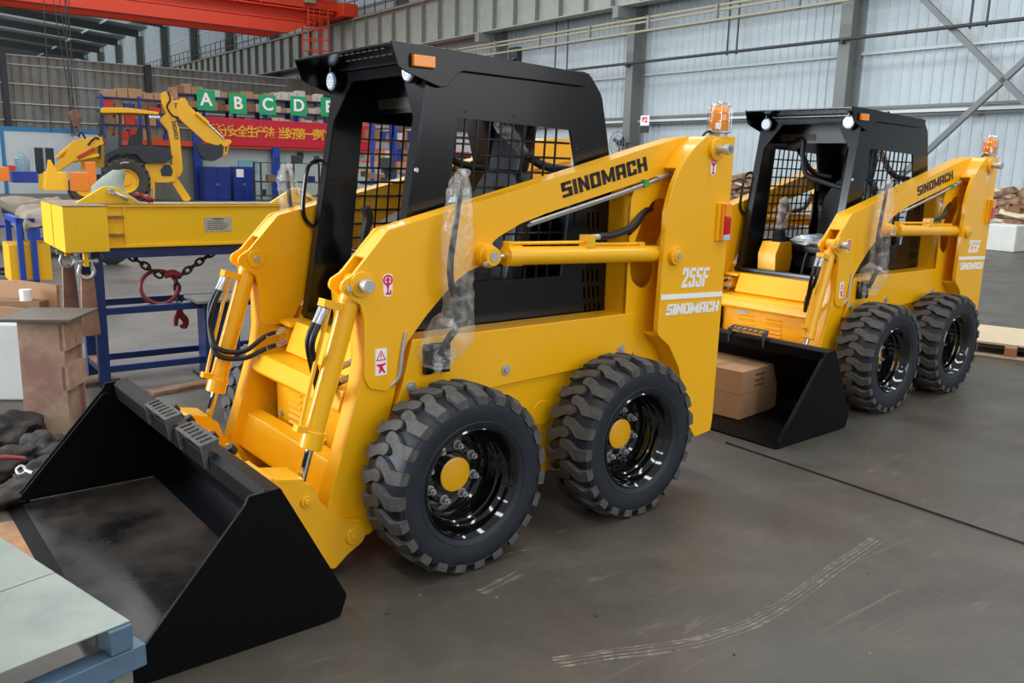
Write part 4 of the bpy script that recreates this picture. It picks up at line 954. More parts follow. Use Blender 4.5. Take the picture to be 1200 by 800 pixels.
for x in (.05, 1.4, 2.8, 4.15):
    for y in (.04, .76): MB().bb(x-.03, x+.03, y-.03, y+.03, 0, 1.58).build('leg', 'darkcol', wb)
MB().bb(.1, 4.1, .1, .75, .25, .29).build('lower_shelf', 'darkcol', wb)
bx = BU(305, 215, 33)[0]
for i in range(14):
    s_ = rnd.uniform(.18, .4); zz = (.29, .85, 1.58)[i % 3]
    mb = MB().bb(-s_/2, s_/2, -.15, .15, 0, s_*.8) if i % 2 else MB().cyl((0, 0, 0), (0, 0, s_), s_*.35, n=14)
    o = mb.build('machine_part', ['clutter', 'card2', 'bluepaint', 'clutter', 'card'][i % 5], None, .01); place(o, bx+.3+i*.28, 33.4, zz); tag(o, 'small part or carton on the dark workbench by the cabinets', 'part', 'parts on the dark workbench')
# second racks seen through the cab guard of the near loader
for (px, uu, hh, lab) in ((448, 30, 3.3, 'blue and orange pallet rack seen through the near loader cab, left bay'), (474, 30, 3.3, 'blue and orange pallet rack seen through the near loader cab, right bay')):
    n = BU(px, 200, uu)[0]
    r = empty('pallet_rack', BW(n, uu), BA, lab, 'rack')
    for x in (-.42, .40): MB().bb(x-.06, x+.06, -.06, .06, 0, hh).build('upright', 'blue2', r)
    for z in (.9, 1.75, 2.55, 3.2): MB().bb(-.42, .42, -.05, 1.1, z-.07, z).build('beam', 'rackorange' if z > 1.5 else 'bluepaint', r)
    for z in (0, .9, 1.75, 2.55):
        x = -.36
        while x < .2:
            w_ = rnd.uniform(.2, .34)
            o = MB().bb(0, w_-.02, 0, .7, 0, rnd.uniform(.25, .5)).build('cardboard_box', rnd.choice(['card', 'card3', 'cabblue', 'card2'])); place(o, n+x, uu+.05, z); tag(o, 'carton on the pallet rack seen through the near cab', 'box', 'cartons on the pallet racks beyond the cab'); x += w_
clutter(428, 472, 196, 232, 22, 16, ['clutter', 'clutter', 'card', 'card2', 'card3'], 'machine_part', 'dark machine part heaped beyond the cab guard of the near loader', 'part', 'parts heaped beyond the near cab', (.15, .4))
# ------------------------------------------------------------------ backhoe loader (its front points left)
BU0 = 33.0
nb = BU(147, 202, BU0)[0]
bh = empty('backhoe_loader', BW(nb, BU0), BA, 'yellow backhoe loader parked in the background with its digging arm folded up', 'backhoe loader')
BO = BW(nb, BU0); bh.rotation_euler = (0, 0, rad(25))
def B(px, py, *r): p = hit(px, py, (BO.x, BO.y), rad(25), 1, 0); return (p.x, p.z)+r
def bw(mb, name, m, bev=.01, par=None): return mb.build(name, m, par or bh, bev)
wr = .80
def big_wheel(x, y, r, wd, name):
    w = MB().lathe([(r*.5, -wd*.4), (r*.62, -wd*.5), (r*.9, -wd*.5), (r*.97, -wd*.35), (r*.97, wd*.35), (r*.9, wd*.5), (r*.62, wd*.5), (r*.5, wd*.4)], 40, closed=True)
    for k in range(20):
        for s in (1, -1):
            a = 2*pi*(k+(.5 if s < 0 else 0))/20
            w.box((r*.97*cos(a), s*wd*.25, r*.97*sin(a)), (.07, wd*.5, .09), Matrix.Rotation(-a, 4, 'Y') @ Matrix.Rotation(s*.5, 4, 'X'))
    o = w.build(name, 'bhtyre', bh); o.location = (x, y, r)
    MB().lathe([(0, -wd*.28), (r*.2, -wd*.3), (r*.22, -wd*.2), (r*.42, -wd*.2), (r*.5, -wd*.42), (r*.53, -wd*.42), (r*.53, wd*.4), (0, wd*.4)], 32).build('rim', 'bhyellow', o)
    for k in range(5): MB().cyl((r*(.62+.0*k)*cos(1.9-.12*k), -wd*.505, r*.78*sin(1.9-.12*k)), (r*.62*cos(1.9-.12*k)+.05, -wd*.505, r*.78*sin(1.9-.12*k)+.05), .012, n=6).build('chalk_mark', 'white', o)
    return o
big_wheel(0, .1, .80, .45, 'rear_wheel'); big_wheel(0, 1.9, .80, .45, 'rear_wheel')
big_wheel(B(98, 215)[0], .25, .52, .35, 'front_wheel'); big_wheel(B(98, 215)[0], 1.75, .52, .35, 'front_wheel')
bw(MB().prism([B(96, 205), B(152, 205), B(172, 214), B(172, 222), B(96, 222)], .5, 1.5), 'frame', 'bhblack')
bw(MB().prism([B(94, 163), B(120, 158), B(123, 196), B(94, 200)], .6, 1.4), 'engine_hood', 'bhyellow')
bw(MB().prism([B(124, 158, .05), B(141, 159, .05), B(141, 178), B(124, 180)], .35, 1.65), 'fuel_tank', 'glassdark')
# fender, cab
bw(MB().prism([B(122, 190), B(124, 180), B(143, 172), B(178, 171), B(196, 173), B(203, 184), B(194, 191), B(168, 190), B(160, 181), B(140, 179), B(128, 186), B(124, 194)], .0, 2.0), 'fender', 'bhblack')
cabf = []
for y in (.3, 1.7):
    bw(MB().bar((B(119, 131)[0], y, B(119, 131)[1]), (B(116, 186)[0], y, B(116, 186)[1]), .10, .10), 'cab_pillar', 'bhblack')
    bw(MB().bar((B(141, 131)[0], y, B(141, 131)[1]), (B(141, 172)[0], y, B(141, 172)[1]), .12, .10), 'cab_pillar', 'bhblack')
    bw(MB().bar((B(173, 133)[0], y, B(173, 133)[1]), (B(177, 172)[0], y, B(177, 172)[1]), .10, .10), 'cab_pillar', 'bhblack')
rf = bw(MB().prism([B(117.5, 127), B(120, 125.5), B(150, 126), B(186, 131), B(186, 134), B(150, 132), B(117.5, 132)], .15, 1.85), 'cab_roof', 'bhyellow', .02)
for k in range(4): MB().cyl((B(176+3.3*k, 134.5)[0], .2, B(176, 134)[1]-.07), (B(176+3.3*k, 134)[0], .12, B(176, 134)[1]-.07), .05, n=12).build('work_light', 'clear', rf)
bw(MB().prism([B(150, 172), B(152, 158, .1), B(161, 156), B(163, 148, .05), B(167, 148), B(168, 172)], .7, 1.3), 'seat', 'clutter')
bw(MB().bb(B(124, 186)[0], B(172, 186)[0], .36, 1.64, B(124, 190)[1], B(124, 180)[1]), 'cab_floor', 'bhblack')
gl = MB().cyl((B(128, 160)[0], .9, B(128, 172)[1]), (B(133, 160)[0], .9, B(133, 156)[1]), .04)
bw(gl.lathe([(.2, 0), (.23, .02), (.2, .04)], 20, ax='x', c=(B(133, 156)[0], .9, B(133, 156)[1])), 'steering_wheel', 'bhblack')
# front loader arms and bucket
for y in (.15, 1.65):
    bw(MB().prism([B(84, 166, .1), B(90, 164), B(118, 160), B(122, 168), B(96, 180), B(84, 190), B(70, 200), B(58, 205), B(55, 202), B(76, 182), B(80, 172)], y, y+.18), 'loader_arm', 'bhyellow')
    bw(MB().prism([B(90, 183), B(110, 172), B(111, 176), B(92, 187)], y-.03, y), 'arm_decal', 'redstuff')
    bw(MB().cyl((B(66, 188)[0], y+.09, B(66, 185)[1]), (B(88, 170)[0], y+.09, B(86, 166)[1]), .07), 'bucket_cylinder', 'bhyellow')
    bw(MB().cyl((B(86, 190)[0], y+.09, B(86, 188)[1]), (B(116, 180)[0], y+.09, B(116, 182)[1]), .08), 'lift_cylinder', 'bhyellow')
bw(MB().tube([(B(92, 161)[0], .1, B(92, 161)[1]), (B(94, 155)[0], .1, B(94, 155)[1]), (B(97, 157)[0], .1, B(97, 157)[1]), (B(100, 163)[0], .2, B(100, 163)[1])], .03), 'hose', 'hose', 0)
bw(MB().tube([(B(103, 170)[0], .1, B(103, 170)[1]), (B(108, 164)[0], .1, B(108, 164)[1]), (B(113, 161)[0], .1, B(113, 161)[1]), (B(117, 165)[0], .2, B(117, 165)[1])], .03), 'hose', 'hose', 0)
bw(MB().prism([B(46, 204), B(58, 201), B(60, 206), B(53, 222), B(45, 222)], -.1, 2.1), 'front_bucket', 'bhyellow')
# backhoe end
bw(MB().prism([B(170, 192), B(196, 190), B(206, 196), B(206, 212), B(198, 214), B(170, 214)], .2, 1.8), 'rear_frame', 'bhyellow')
bw(MB().prism([B(188, 199, .1), B(193, 193), B(200, 193), B(203, 200), B(201, 206), B(190, 206)], .15, .2), 'frame_opening', 'bhblack')
for y, pts in ((.1, [B(175, 206), B(182, 206), B(181.5, 236), B(174.5, 236)]), (.3, [B(201, 213), B(208, 208), B(225, 233), B(222, 236), B(216, 236)])):
    st = bw(MB().prism(pts, y, y+.25), 'stabiliser', 'bhyellow')
bw(MB().cyl((B(177, 220)[0], .05, B(177, 220)[1]), (B(177, 234)[0], .05, B(177, 234)[1]), .05), 'stabiliser_rod', 'chrome')
bw(MB().bb(B(168, 235)[0], B(186, 235)[0], 0, .5, 0, .06).bb(B(208, 235)[0], B(229, 235)[0], .1, .6, 0, .06), 'stabiliser_foot', 'bhyellow')
by = 1.0
boom = [B(187.5, 140, .1), B(196, 132), B(206, 134), B(212, 150), B(214, 172), B(216.5, 200, .1), B(213, 207, .2), B(203, 212, .1), B(200, 204), B(203, 196), B(202, 175), B(198, 152)]
bm_ = bw(MB().prism(boom, by-.2, by+.2), 'boom', 'bhyellow', .02)
lettering('boom_name', 'SINOMACH', B(202.5, 141), B(206.5, 163), .2, by-.205, 'letters', bm_, slant=0, gap=.16, hv=(.15, .02), grow=0)
bw(MB().prism([B(190, 108, .05), B(195, 105, .05), B(204, 112), B(210, 135), B(204, 139), B(196, 131), B(191, 118)], by-.16, by+.16), 'boom_tip', 'bhyellow', .02)
bw(MB().prism([B(213, 113, .05), B(219, 113), B(224, 122), B(266, 163), B(274, 163, .05), B(275, 167, .05), B(268, 172), B(256, 170), B(243, 166), B(214, 140), B(206, 132), B(210, 120)], by-.14, by+.14), 'dipper_arm', 'bhyellow', .02)
bw(MB().cyl((B(232, 131)[0], by-.18, B(232, 131)[1]), (B(247, 144)[0], by-.18, B(247, 144)[1]), .07), 'bucket_cylinder', 'bhyellow')
bw(MB().cyl((B(247, 144.5)[0], by-.18, B(247, 144.5)[1]), (B(266, 162)[0], by-.18, B(266, 162)[1]), .035), 'rod', 'chrome')
bw(MB().cyl((B(196, 119)[0], by, B(196, 119)[1]), (B(214, 117)[0], by, B(214, 117)[1]), .05), 'link', 'bhyellow')
bw(MB().tube([(B(198, 106)[0], by-.3, B(198, 106)[1]), (B(201, 115)[0], by-.35, B(201, 115)[1]), (B(197, 124)[0], by-.35, B(197, 124)[1]), (B(203, 134)[0], by-.35, B(203, 134)[1]), (B(211, 137)[0], by-.3, B(211, 137)[1])], .035), 'hose', 'hose', 0)
bw(MB().prism([B(266, 168), B(273, 166), B(270, 180), B(266, 184), B(264, 182)], by-.1, by+.1, holes=[[B(267.5, 171), B(270, 171), B(268.5, 178), B(267, 178)]]), 'bucket_linkage', 'bhyellow')
bk = MB().prism([B(231, 166), B(236, 168), B(258, 170), B(262, 168), B(264, 178), B(262, 184, .2), B(252, 189, .2), B(243, 188, .2), B(235, 180, .2)], by-.45, by+.45)
bw(bk, 'digging_bucket', 'bhblack', .01)
# ------------------------------------------------------------------ carts, boxes and drums in front of it
def cart(px0, px1, py_top, py_bot, u_, h, lab, m='bluepaint', dep=1.0):
    a = BU(px0, 200, u_)[0]; b_ = BU(px1, 200, u_)[0]; wd = b_-a
    c = empty('parts_cart', BW(a, u_), BA, lab, 'cart')
    f = MB()
    for x in (0, wd-.06):
        for y in (0, dep-.06): f.bb(x, x+.06, y, y+.06, .12, h)
    for z in (h-.06, .18):
        for y in (0, dep-.06): f.bb(0, wd, y, y+.06, z, z+.06)
        for x in (0, wd-.06): f.bb(x, x+.06, 0, dep, z, z+.06)
    if wd > 1.4: f.bb(wd/2-.03, wd/2+.03, 0, .06, .12, h)
    f.build('frame', m, c, .004)
    MB().bb(0, wd, 0, dep, .17, .20).build('deck', m, c)
    for x in (.04, wd-.10):
        for y in (.03, dep-.1): MB().cyl((x+.03, y, .07), (x+.03, y+.05, .07), .07, n=16).build('caster', 'steel', c)
    return c, wd, a
c1, w1_, n1_ = cart(13, 36, 225, 275, 10.9, .93, 'blue wheeled parts cart at the far left, draped with grey canvas', 'blue2')
p = solo(MB().prism([(0, 0), (.42, 0), (.42, .42), (0, .42)], 0, .5), 'yellow_bin', 'bhyellow', BW(n1_+w1_-.28, 10.95, .22), BA, 'yellow steel bin riding on the draped blue cart at the far left', 'bin', None, .01)
cv = MB(); 
def cloth(w_, d_, hts, name, m, loc, rz, lab, cat='cloth', n=26, drop=.3, amp=.05, seed=0, grp=None):
    bm = bmesh.new(); g = []
    for i in range(n+1):
        row = []
        for j in range(n+1):
            x = (i/n-.5)*w_*1.35; y = (j/n-.5)*d_*1.35; z = hts
            ox = max(0, abs(x)-w_/2); oy = max(0, abs(y)-d_/2); o_ = max(ox, oy)
            z -= o_*drop*6*(.6+.5*noise.noise(Vector((x*3+seed, y*3, 2)))); xx = x-(ox*.6 if x > 0 else -ox*.6); yy = y-(oy*.6 if y > 0 else -oy*.6)
            z += amp*noise.noise(Vector((x*3.5+seed, y*3.5, seed)))*2+amp*.5*noise.noise(Vector((x*9, y*9, seed)))
            row.append(bm.verts.new((xx, yy, z)))
        g.append(row)
    for i in range(n):
        for j in range(n): bm.faces.new((g[i][j], g[i+1][j], g[i+1][j+1], g[i][j+1]))
    mb = MB(); mb.merge(bm); o = mb.build(name, m, weld=False, ang=80); sd = o.modifiers.new('s', 'SOLIDIFY'); sd.thickness = .012
    o.location = loc; o.rotation_euler = (0, 0, rz); return tag(o, lab, cat, grp)
cloth(.85, .95, .98, 'canvas_sheet', 'canvas', BW(n1_+.55, 11.4, .02), BA, 'crumpled grey canvas thrown over the blue cart at the far left', 'canvas', amp=.07, seed=3)
c2, w2_, n2_ = cart(36, 86, 225, 236, 15.6, .78, 'low blue cart behind the yellow lifting beam, carrying a yellow box', 'blue2')
c3, w3_, n3_ = cart(88, 124, 225, 236, 16.0, .66, 'blue trolley frame behind the grey folded tarpaulin', 'blue2')
cloth(.9, .6, .95, 'canvas_sheet', 'canvas', BW(BU(30, 225, 14.5)[0], 14.6, .02), BA, 'folded beige canvas lying on parts behind the draped cart', 'canvas', amp=.06, seed=8)
def hopper(px0, px1, pyt, pyb, u_, name, m, lab, cat='box', slope=0, dep=.6):
    a = BU(px0, pyb, u_); b_ = BU(px1, pyt, u_); w_ = b_[0]-a[0]; z0 = max(.02, a[1]); h = b_[1]-z0
    mb = MB().prism([(0, 0), (w_, 0), (w_, h), (slope*w_, h)], 0, dep, holes=())
    o = mb.build(name, m, None, .01); o.location = BW(a[0], u_, z0); o.rotation_euler = (0, 0, BA); return tag(o, lab, cat)
o = hopper(57, 79, 202, 223, 15.7, 'steel_hopper', 'bhyellow', 'yellow steel hopper box standing on the low blue cart', 'hopper', .12)
a = BU(52, 223, 15.6); hz = BU(57, 187, 15.6)[1]-a[1]
solo(MB().prism([(0, 0), (.32, 0), (.12, hz), (.08, hz)], -.06, -.03), 'gusset_plate', 'bhyellow', BW(a[0], 15.62, a[1]), BA, 'pointed yellow plate leaning on the left of the yellow hopper box', 'plate', None, .004)
hopper(0, 10.5, 196, 212, 20, 'orange_bin', 'orangepaint', 'orange bin cut off by the left edge of the photo', 'bin')
hopper(12, 21, 194, 201, 24, 'brown_crate', 'redstuff', 'small reddish crate against the white cabin office', 'crate')
hopper(15, 44, 201, 214, 22, 'steel_bin', 'cabblue', 'dark blue steel bin between the orange bin and the yellow hopper', 'bin')
o = hopper(86, 104, 202, 224, 17.5, 'orange_crate', 'orangepaint', 'orange steel panel box in front of the backhoe front wheel', 'panel', .0, .3)
hopper(104, 112, 190, 224, 18.5, 'orange_box', 'orangepaint', 'tall orange frame box beside the orange steel panel', 'frame', .0, .2)
a = BU(27, 201, 21); solo(MB().lathe([(0, 0), (.13, 0), (.14, .03), (.14, .26), (.07, .34), (.05, .38), (0, .38)], 24, ax='z'), 'water_jug', plastic('jug_blue', .5, (120, 165, 185)), BW(a[0], 21, a[1]), BA, 'pale blue plastic water jug on the dark blue bin', 'jug')
a = BU(128, 226, 14)
tz = BU(126, 199, 14)[1]; tzb = BU(126, 232, 14)[1]
tc_ = bmesh.new(); bmesh.ops.create_cone(tc_, cap_ends=False, segments=28, radius1=.36, radius2=.10, depth=1)
bmesh.ops.subdivide_edges(tc_, edges=tc_.edges[:], cuts=4, use_grid_fill=True)
for v in tc_.verts:
    f_ = 1+.35*noise.noise(v.co*2.5+Vector((3, 1, 2)))+.12*noise.noise(v.co*7); t_ = v.co.z+.5
    v.co.x *= f_*1.1; v.co.y *= f_*.6; v.co.z = tzb-.2+(tz-tzb+.2)*t_; v.co.x += .10*(t_-.5)-.12*sin(t_*3)
mb = MB(); mb.merge(tc_); solo(mb, 'folded_tarpaulin', 'canvas2', BW(BU(133, 226, 14)[0]+.12, 14.2), BA, 'pale green grey tarpaulin peaked over parts behind the lifting lug', 'tarpaulin', ang=60)
MB_ = MB().blob((0, 0, .25), (.5, .3, .5), 2, .3, 2, 9)
solo(MB_, 'covered_part', 'clutter', BW(a[0], 14.2), BA, 'dark machine part under the pale green tarpaulin', 'part')
for i in range(9):
    px = rnd.uniform(0, 50); n, z = BU(px, 228, 17); s_ = rnd.uniform(.2, .4)
    o = MB().blob((0, 0, s_*.5), (s_*1.4, s_, s_), 2, .4, 2, i).build('machine_part', rnd.choice(['clutter', 'canvas', 'clutter'])); place(o, n, 17+rnd.uniform(-.4, .4), rnd.uniform(.35, .6)); tag(o, 'dark part lying among the carts behind the draped canvas', 'part', 'parts among the far left carts')
tb = empty('parts_table', BW(BU(2, 225, 17)[0]-1.5, 17.4), BA, 'low blue steel table carrying loose parts at the far left', 'table')
MB().bb(0, 3.4, 0, 1, .36, .40).build('tabletop', 'cabblue', tb)
for x in (.05, 3.35):
    for y in (.05, .95): MB().bb(x-.04, x+.04, y-.04, y+.04, 0, .36).build('leg', 'cabblue', tb)

# ------------------------------------------------------------------ blue stand with the yellow lifting beam
TD = rad(36.7); T0 = Vector((-2.93, 5.90, 0))
st = empty('steel_stand', T0, TD, 'dark blue steel stand carrying the yellow lifting beam', 'stand')
SD = .46; SLn = 2.1
f = MB()
for x in (.035, SLn):
    for y in (.035, SD): MB().bb(x-.036, x+.036, y-.036, y+.036, 0, .93).build('leg', 'bluepaint', st, .004)
def rails(z, h=.06):
    for y in (.035, SD): MB().bb(.07, SLn-.036, y-.03, y+.03, z-h/2, z+h/2).build('rail', 'bluepaint', st, .004)
    for x in (.035, SLn): MB().bb(x-.03, x+.03, .07, SD-.036, z-h/2, z+h/2).build('rail', 'bluepaint', st, .004)
rails(.96, .07); rails(.55, .05); rails(.13, .05)
MB().bb(0, .07, .07, SD, .575, .58).bb(0, .07, .07, SD, .155, .16).build('dust_board', 'rust', st)
bmr = empty('lifting_beam', T0, TD, 'yellow steel lifting beam with chunky end box, lying on the blue stand', 'lifting beam')
X0 = -.20
eb = MB().bb(X0, X0+.27, -.25, .62, 1.0, 1.30)
eb.build('end_box', 'beamyel', bmr, .004)
MB().bb(X0-.004, X0+.274, -.254, .624, 1.30, 1.306).build('top_plate', 'beamtop', bmr, .002)
eb = MB().bb(X0+.27, 1.85, -.02, .35, 1.285, 1.30).bb(X0+.27, 1.85, -.02, .35, 1.0, 1.018).bb(X0+.27, 1.85, .0, .33, 1.01, 1.29)
eb.build('beam', 'beamyel', bmr, .002)
MB().bb(X0+.27, 1.85, -.022, .352, 1.30, 1.303).build('beam_top_face', 'beamtop', bmr)
MB().bb(X0+.27, X0+.42, -.03, .0, 1.085, 1.10).bb(X0+.27, X0+.42, -.03, .0, 1.21, 1.225).build('stiffener', 'beamtop', bmr, .002)
MB().bb(X0+.42, X0+.43, -.015, .0, 1.02, 1.285).bb(X0-.006, X0, .16, .18, 1.0, 1.3).build('weld_seam', 'beamyel', bmr)
MB().bb(.78, .98, -.004, .0, 1.10, 1.205).build('rating_plate', 'silver', bmr)
pl = MB()
for r_ in range(5): pl.bb(.80, .96-rnd.uniform(0, .05), -.0055, -.004, 1.115+.014*r_, 1.119+.014*r_)
pl.bb(.84, .92, -.0055, -.004, 1.188, 1.196); pl.build('plate_writing', 'clutter', bmr)
for x in (.155, 1.55):
    lg = MB().prism([(x-.21, 1.303), (x+.21, 1.303), (x+.06, 1.42, .06), (x-.02, 1.42, .06)], .13, .17, holes=[circle(x+.02, 1.39, .02)]).build('lifting_lug', 'beamyel', bmr, .003)
def shackle(loc, rz, label, sc=1.0, up=False, m='steel'):
    e = empty('shackle', loc, rz, label, 'shackle')
    z = -1
    MB().tube([(-.045*sc, 0, 0), (-.045*sc, 0, z*.04*sc), (-.058*sc, 0, z*.085*sc), (-.04*sc, 0, z*.125*sc), (0, 0, z*.14*sc), (.04*sc, 0, z*.125*sc), (.058*sc, 0, z*.085*sc), (.045*sc, 0, z*.04*sc), (.045*sc, 0, 0)], .014*sc, smooth=5, n=12).build('bow', m, e)
    MB().cyl((-.085*sc, 0, 0), (.075*sc, 0, 0), .014*sc, n=14).cyl((-.085*sc, 0, 0), (-.065*sc, 0, 0), .026*sc, n=6).cyl((.065*sc, 0, 0), (.09*sc, 0, 0), .023*sc, n=6).build('pin', m, e)
    return e
def TP(x, y, z): return T0+Vector((cos(TD)*x-sin(TD)*y, sin(TD)*x+cos(TD)*y, z))
for (x, y, lab, l2) in ((X0+.13, -.18, 'galvanised shackle under the near corner of the yellow beam end box', 'rust red flat sling bar hanging from the near shackle'), (X0+.13, .52, 'galvanised shackle under the far corner of the yellow beam end box', 'rust red flat sling bar hanging from the far shackle')):
    MB().bb(x-.014, x+.014, y-.03, y+.03, .90, 1.0).build('shackle_eye', 'beamyel', bmr, .003)
    shackle(TP(x, y, .935), TD, lab, .82)
    solo(MB().prism([(-.035, 0, .02), (.045, 0, .02), (.065, -.42, .02), (-.055, -.42, .02)], -.012, .012), 'sling_bar', 'rust', TP(x, y+.02, .84), TD+.1, l2, 'bar', None, .004)
# lug shackles and slings on top of the beam
for x, lab in ((.155, 'silver shackle lying on the left lifting lug of the yellow beam'), (1.55, 'silver shackle lying on the right lifting lug of the yellow beam')):
    e = shackle(TP(x+.02, .15, 1.39), TD, lab, .9); e.rotation_euler = (Matrix.Rotation(TD, 3, 'Z') @ Matrix.Rotation(rad(-62), 3, 'Y') @ Matrix.Rotation(rad(90), 3, 'Z')).to_euler()
    sl = MB(); pts = [TP(x+.14, .10, 1.36), TP(x+.20, .09, 1.34), TP(x+.28, .08, 1.33)]
    o = MB().tube([(.12, 0, .05), (.15, .01, .05), (.19, .0, .035), (.22, -.02, .025), (.24, .02, .02)], [.014, .024, .022, .026, .016], wob=.3).build('red_sling', 'hookred'); o.location = TP(x+.05, .10, 1.31); o.rotation_euler = (0, 0, TD); tag(o, 'dark red round sling bunched on the yellow beam beside the %s lug' % ('left' if x < 1 else 'right'), 'sling')
# chain with red ring and hook under the beam
ch = empty('chain_sling', TP(.60, .20, .99), TD, 'black lifting chain with red ring and red hook hanging inside the blue stand', 'chain')
def links(p, q, k0=0, sag=.0):
    p = Vector(p); q = Vector(q); L_ = (q-p).length; n = max(2, int(L_/.050)); d = (q-p).normalized()
    for k in range(n):
        c = p.lerp(q, (k+.5)/n); c.z -= sag*sin(pi*(k+.5)/n)
        R_ = d.to_track_quat('X', 'Z').to_matrix().to_4x4() @ Matrix.Rotation(pi/2*(k % 2), 4, 'X')
        mb = MB().tube([(-.026, .016, 0), (0, .021, 0), (.026, .016, 0), (.036, 0, 0), (.026, -.016, 0), (0, -.021, 0), (-.026, -.016, 0), (-.036, 0, 0)], .0088, n=8, smooth=3, closed=True)
        mb.xform(Matrix.Translation(c) @ R_); mb.build('chain_link', 'chain', ch)
links((-.38, -.1, -.02), (-.12, -.1, -.22)); links((.32, -.1, -.02), (.0, -.1, -.23)); links((-.02, -.1, -.22), (.0, -.1, -.46))
MB().tube([(-.14+.13*cos(t), -.1+.03*sin(t), -.30+.12*sin(t)) for t in [2*pi*k/14 for k in range(14)]], .015, smooth=3, closed=True).build('master_ring', 'hookred', ch)
MB().tube([(-.10, -.1, -.22), (-.04, -.1, -.20), (.02, -.1, -.23)], [.02, .03, .022]).build('link_cover', 'hookred', ch)
MB().tube([(.0, -.1, -.46), (.0, -.1, -.51), (.035, -.1, -.56), (.03, -.1, -.61), (-.005, -.1, -.60)], [.02, .026, .026, .02, .012]).tube([(.0, -.1, -.47), (-.03, -.1, -.53), (-.035, -.1, -.60)], [.02, .022, .014]).build('grab_hook', 'hookred', ch)
# dark steel stand beside the blue one, behind the far tilt cylinder
p0 = W(240, 442); o = empty('plate_stand', (p0.x+.07, p0.y+.15, 0), TD, 'dark steel pedestal with flat plate top between the blue stand and the near loader', 'pedestal')
MB().bb(-.13, .13, -.10, .10, .02, .58).build('column', 'bluepaint', o, .006); MB().bb(-.20, .24, -.17, .19, .58, .60).build('top_plate', 'framegrey', o, .002); MB().bb(-.17, .17, -.15, .15, 0, .02).build('base_plate', 'bhblack', o)

# ------------------------------------------------------------------ left foreground things
p0 = W(53, 512); dd = hit(53, 512, (0, 0), 0, 2, 0)
pz = hit(45, 372, (0, 0), 0, 1, p0.y+.10)
PH = pz.z
pd = empty('rusty_pedestal', (p0.x, p0.y+.16, 0), rad(6), 'rusty steel column with overhanging flat top plate beside the near bucket', 'pedestal')
MB().bb(-.125, .125, -.15, -.135, 0, PH).bb(-.125, .125, .10, .115, 0, PH).bb(.085, .10, -.14, .10, 0, PH).bb(-.10, -.085, -.14, .10, 0, PH).build('column', 'pedrust', pd, .003)
MB().prism([(-.15, PH+.001), (-.15, PH-.16), (.14, PH-.16), (.14, PH+.001)], 0, .002).bb(.10, .135, -.15, .115, PH-.18, PH-.02).bb(.10, .14, -.15, .115, .28, .42).build('stiffener', 'pedrust', pd, .002)
MB().bb(-.20, .20, -.22, .20, PH, PH+.018).build('top_plate', mat('dark_plate', (104, 98, 92), .5, .4, var=.15, vscale=8), pd, .002)
# white block with cardboard behind the pedestal
p1 = W(20, 500); wy = p1.y+.55
p1 = hit(20, 500, (0, 0), 0, 1, wy)
o = solo(MB().prism([(-.55, 0), (.26, 0), (.24, .53), (-.55, .53)], 0, .45), 'white_block', 'concretewhite', (hit(28, 450, (0, 0), 0, 1, wy).x-.1, wy, 0), rad(4), 'dirty white concrete block standing behind the rusty pedestal', 'block', None, .02)
bx_ = hit(10, 405, (0, 0), 0, 1, wy+.1); zl1 = hit(10, 362, (0, 0), 0, 1, wy+.06).z-.53; zl2 = hit(45, 333, (0, 0), 0, 1, wy+.26).z-.53
solo(MB().prism([(-.5, 0), (.13, 0), (.14, zl1), (.02, zl1+.012), (-.5, zl1-.02)], 0, .03), 'cardboard_sheet', 'card', (bx_.x, wy+.06, .53), rad(6), 'brown cardboard sheet propped on the white block, left one', 'cardboard', None)
solo(MB().prism([(-.25, 0), (.24, 0), (.25, zl2), (-.02, zl2+.02), (-.28, zl2+.01)], 0, .03), 'cardboard_sheet', 'card3' if 0 else 'card', (hit(45, 400, (0, 0), 0, 1, wy+.3).x-.05, wy+.26, .53), rad(-8), 'brown cardboard sheet with torn top leaning behind the pedestal, right one', 'cardboard', None)
solo(MB().cyl((0, 0, 0), (0, 0, .075), .038, n=20), 'tape_roll', 'white', (hit(38, 400, (0, 0), 0, 1, wy+.2).x, wy+.17, .53+.13), 0, 'white paper roll in front of the torn cardboard sheet', 'roll')
bx0 = hit(20, 400, (0, 0), 0, 1, wy+.2)
solo(MB().bb(-.3, .12, 0, .12, 0, .13), 'carton', 'card2', (bx0.x+.1, wy+.12, .53), 0, 'low carton under the white paper roll', 'box')
# hose coil on the floor
cc = W(8, 322)
solo(MB().tube([(.25*cos(t)*(1+.05*sin(3*t)), .25*sin(t), .03+.015*(t/6)) for t in [2*pi*k/14 for k in range(36)]], .013, smooth=2), 'hose_coil', 'hose', cc, 0, 'dark hose coiled on the floor by the left edge', 'hose')
